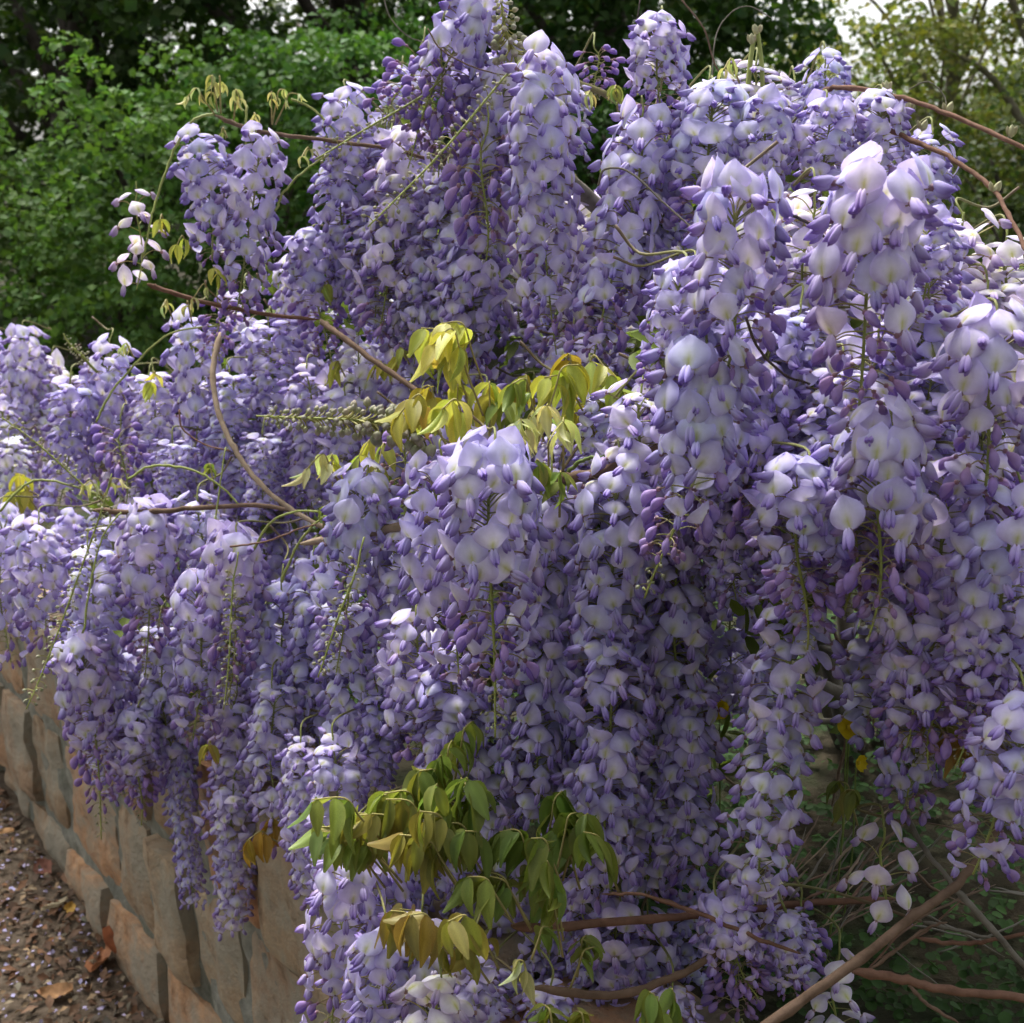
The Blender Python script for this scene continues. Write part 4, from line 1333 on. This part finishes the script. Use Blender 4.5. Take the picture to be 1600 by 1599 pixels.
def yellow_flower(px, py, D, label, face=(0, -.8, .5), size=1.0):
    p = at(px, py, D)
    bz = bedz_xy(p[0], p[1] + .03)
    root = link('yellow_flower', None, M=Matrix.Translation(Vector((p[0], p[1] + .03, bz))), label=label, cat='flower', group='yellow flowers in the bed')
    g = G()
    tube(g, spline([(p[0], p[1] + .03, bz - .01), (p[0] + .01, p[1] + .025, (bz + p[2]) / 2), (p[0], p[1] + .006, p[2] - .002)], 5), [.0012, .0009], 5, (.16, .22, .05))
    link('stem', g.mesh('stem', M_stem), root)
    f = unit(face)
    x = unit(np.cross(f, [0, 0, 1]))
    y = np.cross(f, x)
    g0 = G()
    V, F = [], []
    n, mm = 6, 4
    for j in range(mm + 1):
        for i in range(n + 1):
            t, u = j / mm, i / n * 2 - 1
            V.append((t * .011, u * .0065 * math.sin(math.pi * min(.93, .1 + t * .75)), .006 * t ** 1.6 + .002 * u * u * t))
    F = [(j * (n + 1) + i, j * (n + 1) + i + 1, (j + 1) * (n + 1) + i + 1, (j + 1) * (n + 1) + i) for j in range(mm) for i in range(n)]
    g0.add(V, F, (.72, .56, .015))
    me = g0.mesh('petal', M_petal)
    B = np.eye(4)
    B[:3, 0], B[:3, 1], B[:3, 2], B[:3, 3] = x * size, y * size, f * size, p
    for k in range(5):
        link('petal', me, root, B @ rotm((0, 0, 1), k * 1.2566))
    g = G()
    ellipsoid(g, (0, 0, 0), (0, 0, 1), (0, 1, 0), .004, .003, .003, (.5, .35, .02), (.6, .45, .03), 7, 4)
    link('flower_centre', g.mesh('flower_centre', M_stem), root, B)


yellow_flower(1326, 1137, 1.3, 'cup-shaped yellow flower on a thin stem, the largest of those in the dark gap', size=1.25)
yellow_flower(1334, 1052, 1.3, 'small yellow flower against the grey old stem, highest in the dark gap', (.3, -.8, .7), .9)
yellow_flower(1126, 1108, 1.3, 'yellow flower peeping out beside the long central hanging clusters', (-.4, -.8, .3), 1.0)
yellow_flower(1340, 1192, 1.34, 'dull yellow flower just below the largest yellow one', (.5, -.6, .2), .85)

# dead brown twigs lying over the bed
for i in range(26):
    x0, y0 = rf.uniform(1180, 1330), rf.uniform(1380, 1470)
    ang = R(rf.gauss(48, 14))
    ln = rf.uniform(80, 200)
    x1, y1 = x0 + ln * math.cos(ang), y0 - ln * math.sin(ang)
    D0 = rf.uniform(1.28, 1.42)
    P = spline([at(x0, y0, D0), at((x0 + x1) / 2 + rf.uniform(-8, 8), (y0 + y1) / 2 + rf.uniform(-8, 8), D0 + .04), at(x1, y1, D0 + .08)], 4)
    branch_obj(P, rf.uniform(.0009, .002), random.choice([BROWN, TAN, RED, GREY]), 'mound', 'dead_twig', 5)
for i in range(16):
    x0, y0 = rf.uniform(1280, 1560), rf.uniform(1250, 1560)
    ang = R(rf.uniform(-50, 60))
    ln = rf.uniform(80, 220)
    x1, y1 = x0 + ln * math.cos(ang), y0 - ln * math.sin(ang)
    D0 = rf.uniform(1.2, 1.34)
    P = spline([at(x0, y0, D0), at((x0 + x1) / 2 + rf.uniform(-14, 14), (y0 + y1) / 2 + rf.uniform(-14, 14), D0 + .02), at(x1, y1, D0 + .05)], 4)
    branch_obj(P, rf.uniform(.0008, .0018), random.choice([BROWN, GREY, RED]), 'mound', 'dead_twig', 5)

# ------------------------------------------------------------------ path litter
def ground_z(x, y):
    return .012 * fbm(x, y, 6) + .02 * fbm(x, y, 1.4)


g = G()
Ps, Ns = [], []
for i in range(8000):
    s = rng.uniform(-1.2, 4.0)
    d = -abs(rng.normal(0, .28)) - .01
    p = wpt(s, d, 0)
    Ps.append([p[0], p[1], ground_z(p[0], p[1]) + rng.uniform(.003, .018)])
    Ns.append(rng.normal(0, .35, 3) + [0, 0, 1])
Ps, Ns = np.array(Ps), np.array(Ns)
h = len(Ps) // 3
leaf_cloud(g, Ps[:h], Ns[:h], .028, (.13, .075, .045), .5, .12)
leaf_cloud(g, Ps[h:2 * h], Ns[h:2 * h], .014, (.10, .055, .03), .45, .15)
leaf_cloud(g, Ps[2 * h:], Ns[2 * h:], .018, (.19, .14, .085), .45, .10)
link('leaf_litter', g.mesh('leaf_litter', M_litter), kind='stuff', label='brown dead leaf litter drifted along the foot of the stone wall', cat='leaf litter')
g = G()
Ps, Ns = [], []
for i in range(3600):
    s = rng.uniform(-1.2, 3.6)
    d = -abs(rng.normal(0, .5)) - .02
    p = wpt(s, d, 0)
    Ps.append([p[0], p[1], ground_z(p[0], p[1]) + rng.uniform(.004, .018)])
    Ns.append(rng.normal(0, .4, 3) + [0, 0, 1])
leaf_cloud(g, np.array(Ps), np.array(Ns), .010, (.40, .36, .55), .3, .05, asp=.8)
link('fallen_petals', g.mesh('fallen_petals', M_litter), kind='stuff', label='pale lilac petals scattered over the dirt path', cat='petals')


def big_leaf(px, py, label, size, c, tilt=.3, stand=None):
    v = at(px, py, 1.0) - CP
    t = -CP[2] / v[2]
    p = CP + v * t
    g = G()
    V, F, C = [], [], []
    rs = random.Random(int(px + py))
    us = np.linspace(-1, 1, 7)
    vs = np.linspace(0, 1, 9)
    for v_ in vs:
        wv = .34 * math.sin(math.pi * min(.98, .04 + .93 * v_ ** .85)) ** .75
        for u in us:
            jag = 1 + .16 * math.sin(v_ * 26) * abs(u) ** 3
            V.append(((v_ - .5) * size, u * wv * jag * size, size * (.20 * abs(u) ** 1.4 * (1 if u > 0 else .5) + .14 * (v_ - .5) ** 2 * 4 * .6 + .03 * math.sin(7 * v_ + 3 * u))))
            C.append(np.asarray(c) * (1.25 if abs(u) < .05 else 1) * rs.uniform(.88, 1.12))
    F = [(j * 7 + i, j * 7 + i + 1, (j + 1) * 7 + i + 1, (j + 1) * 7 + i) for j in range(8) for i in range(6)]
    g.add(V, F, C)
    p[2] = ground_z(p[0], p[1]) + (.008 if stand is None else size * .42)
    M = trans(p) @ rotm((0, 0, 1), rs.uniform(0, 6.28)) @ rotm((1, 0, 0), rs.uniform(-tilt, tilt))
    if stand is not None:
        M = trans(p) @ rotm((0, 0, 1), math.atan2(WD[1], WD[0])) @ rotm((1, 0, 0), R(70)) @ rotm((0, 0, 1), R(stand))
    link('fallen_leaf', g.mesh('fallen_leaf', M_litter), None, M, label=label, cat='leaf', group='fallen leaves on the path')


big_leaf(172, 1500, 'russet dead leaf propped upright against the foot of the stone wall', .085, (.26, .085, .035), stand=80)
big_leaf(88, 1428, 'cream-coloured fallen leaf lying alone on the bare path', .06, (.42, .36, .24))
big_leaf(110, 1430, 'small mustard-yellow fallen leaf beside the cream one', .035, (.42, .26, .06))
big_leaf(155, 1508, 'curled orange-brown fallen leaf near the upright russet leaf', .075, (.30, .13, .06))
big_leaf(70, 1360, 'dark reddish fallen leaf on the path close to the wall', .06, (.17, .07, .045))
big_leaf(8, 1300, 'small pale orange fallen leaf at the narrow far end of the path', .04, (.38, .22, .10))
big_leaf(185, 1470, 'thin rusty fallen leaf lodged on the ledge of the wall base', .05, (.25, .11, .05))
big_leaf(90, 1560, 'broad tawny fallen leaf amid the brown litter', .06, (.27, .15, .07))
big_leaf(310, 1590, 'orange-brown leaf caught at the foot of the nearest wall stone', .05, (.3, .13, .05), stand=60)
print('racemes', len(RAC) + len(fill), 'single flowers', NFL, 'objects', len(sc.objects))
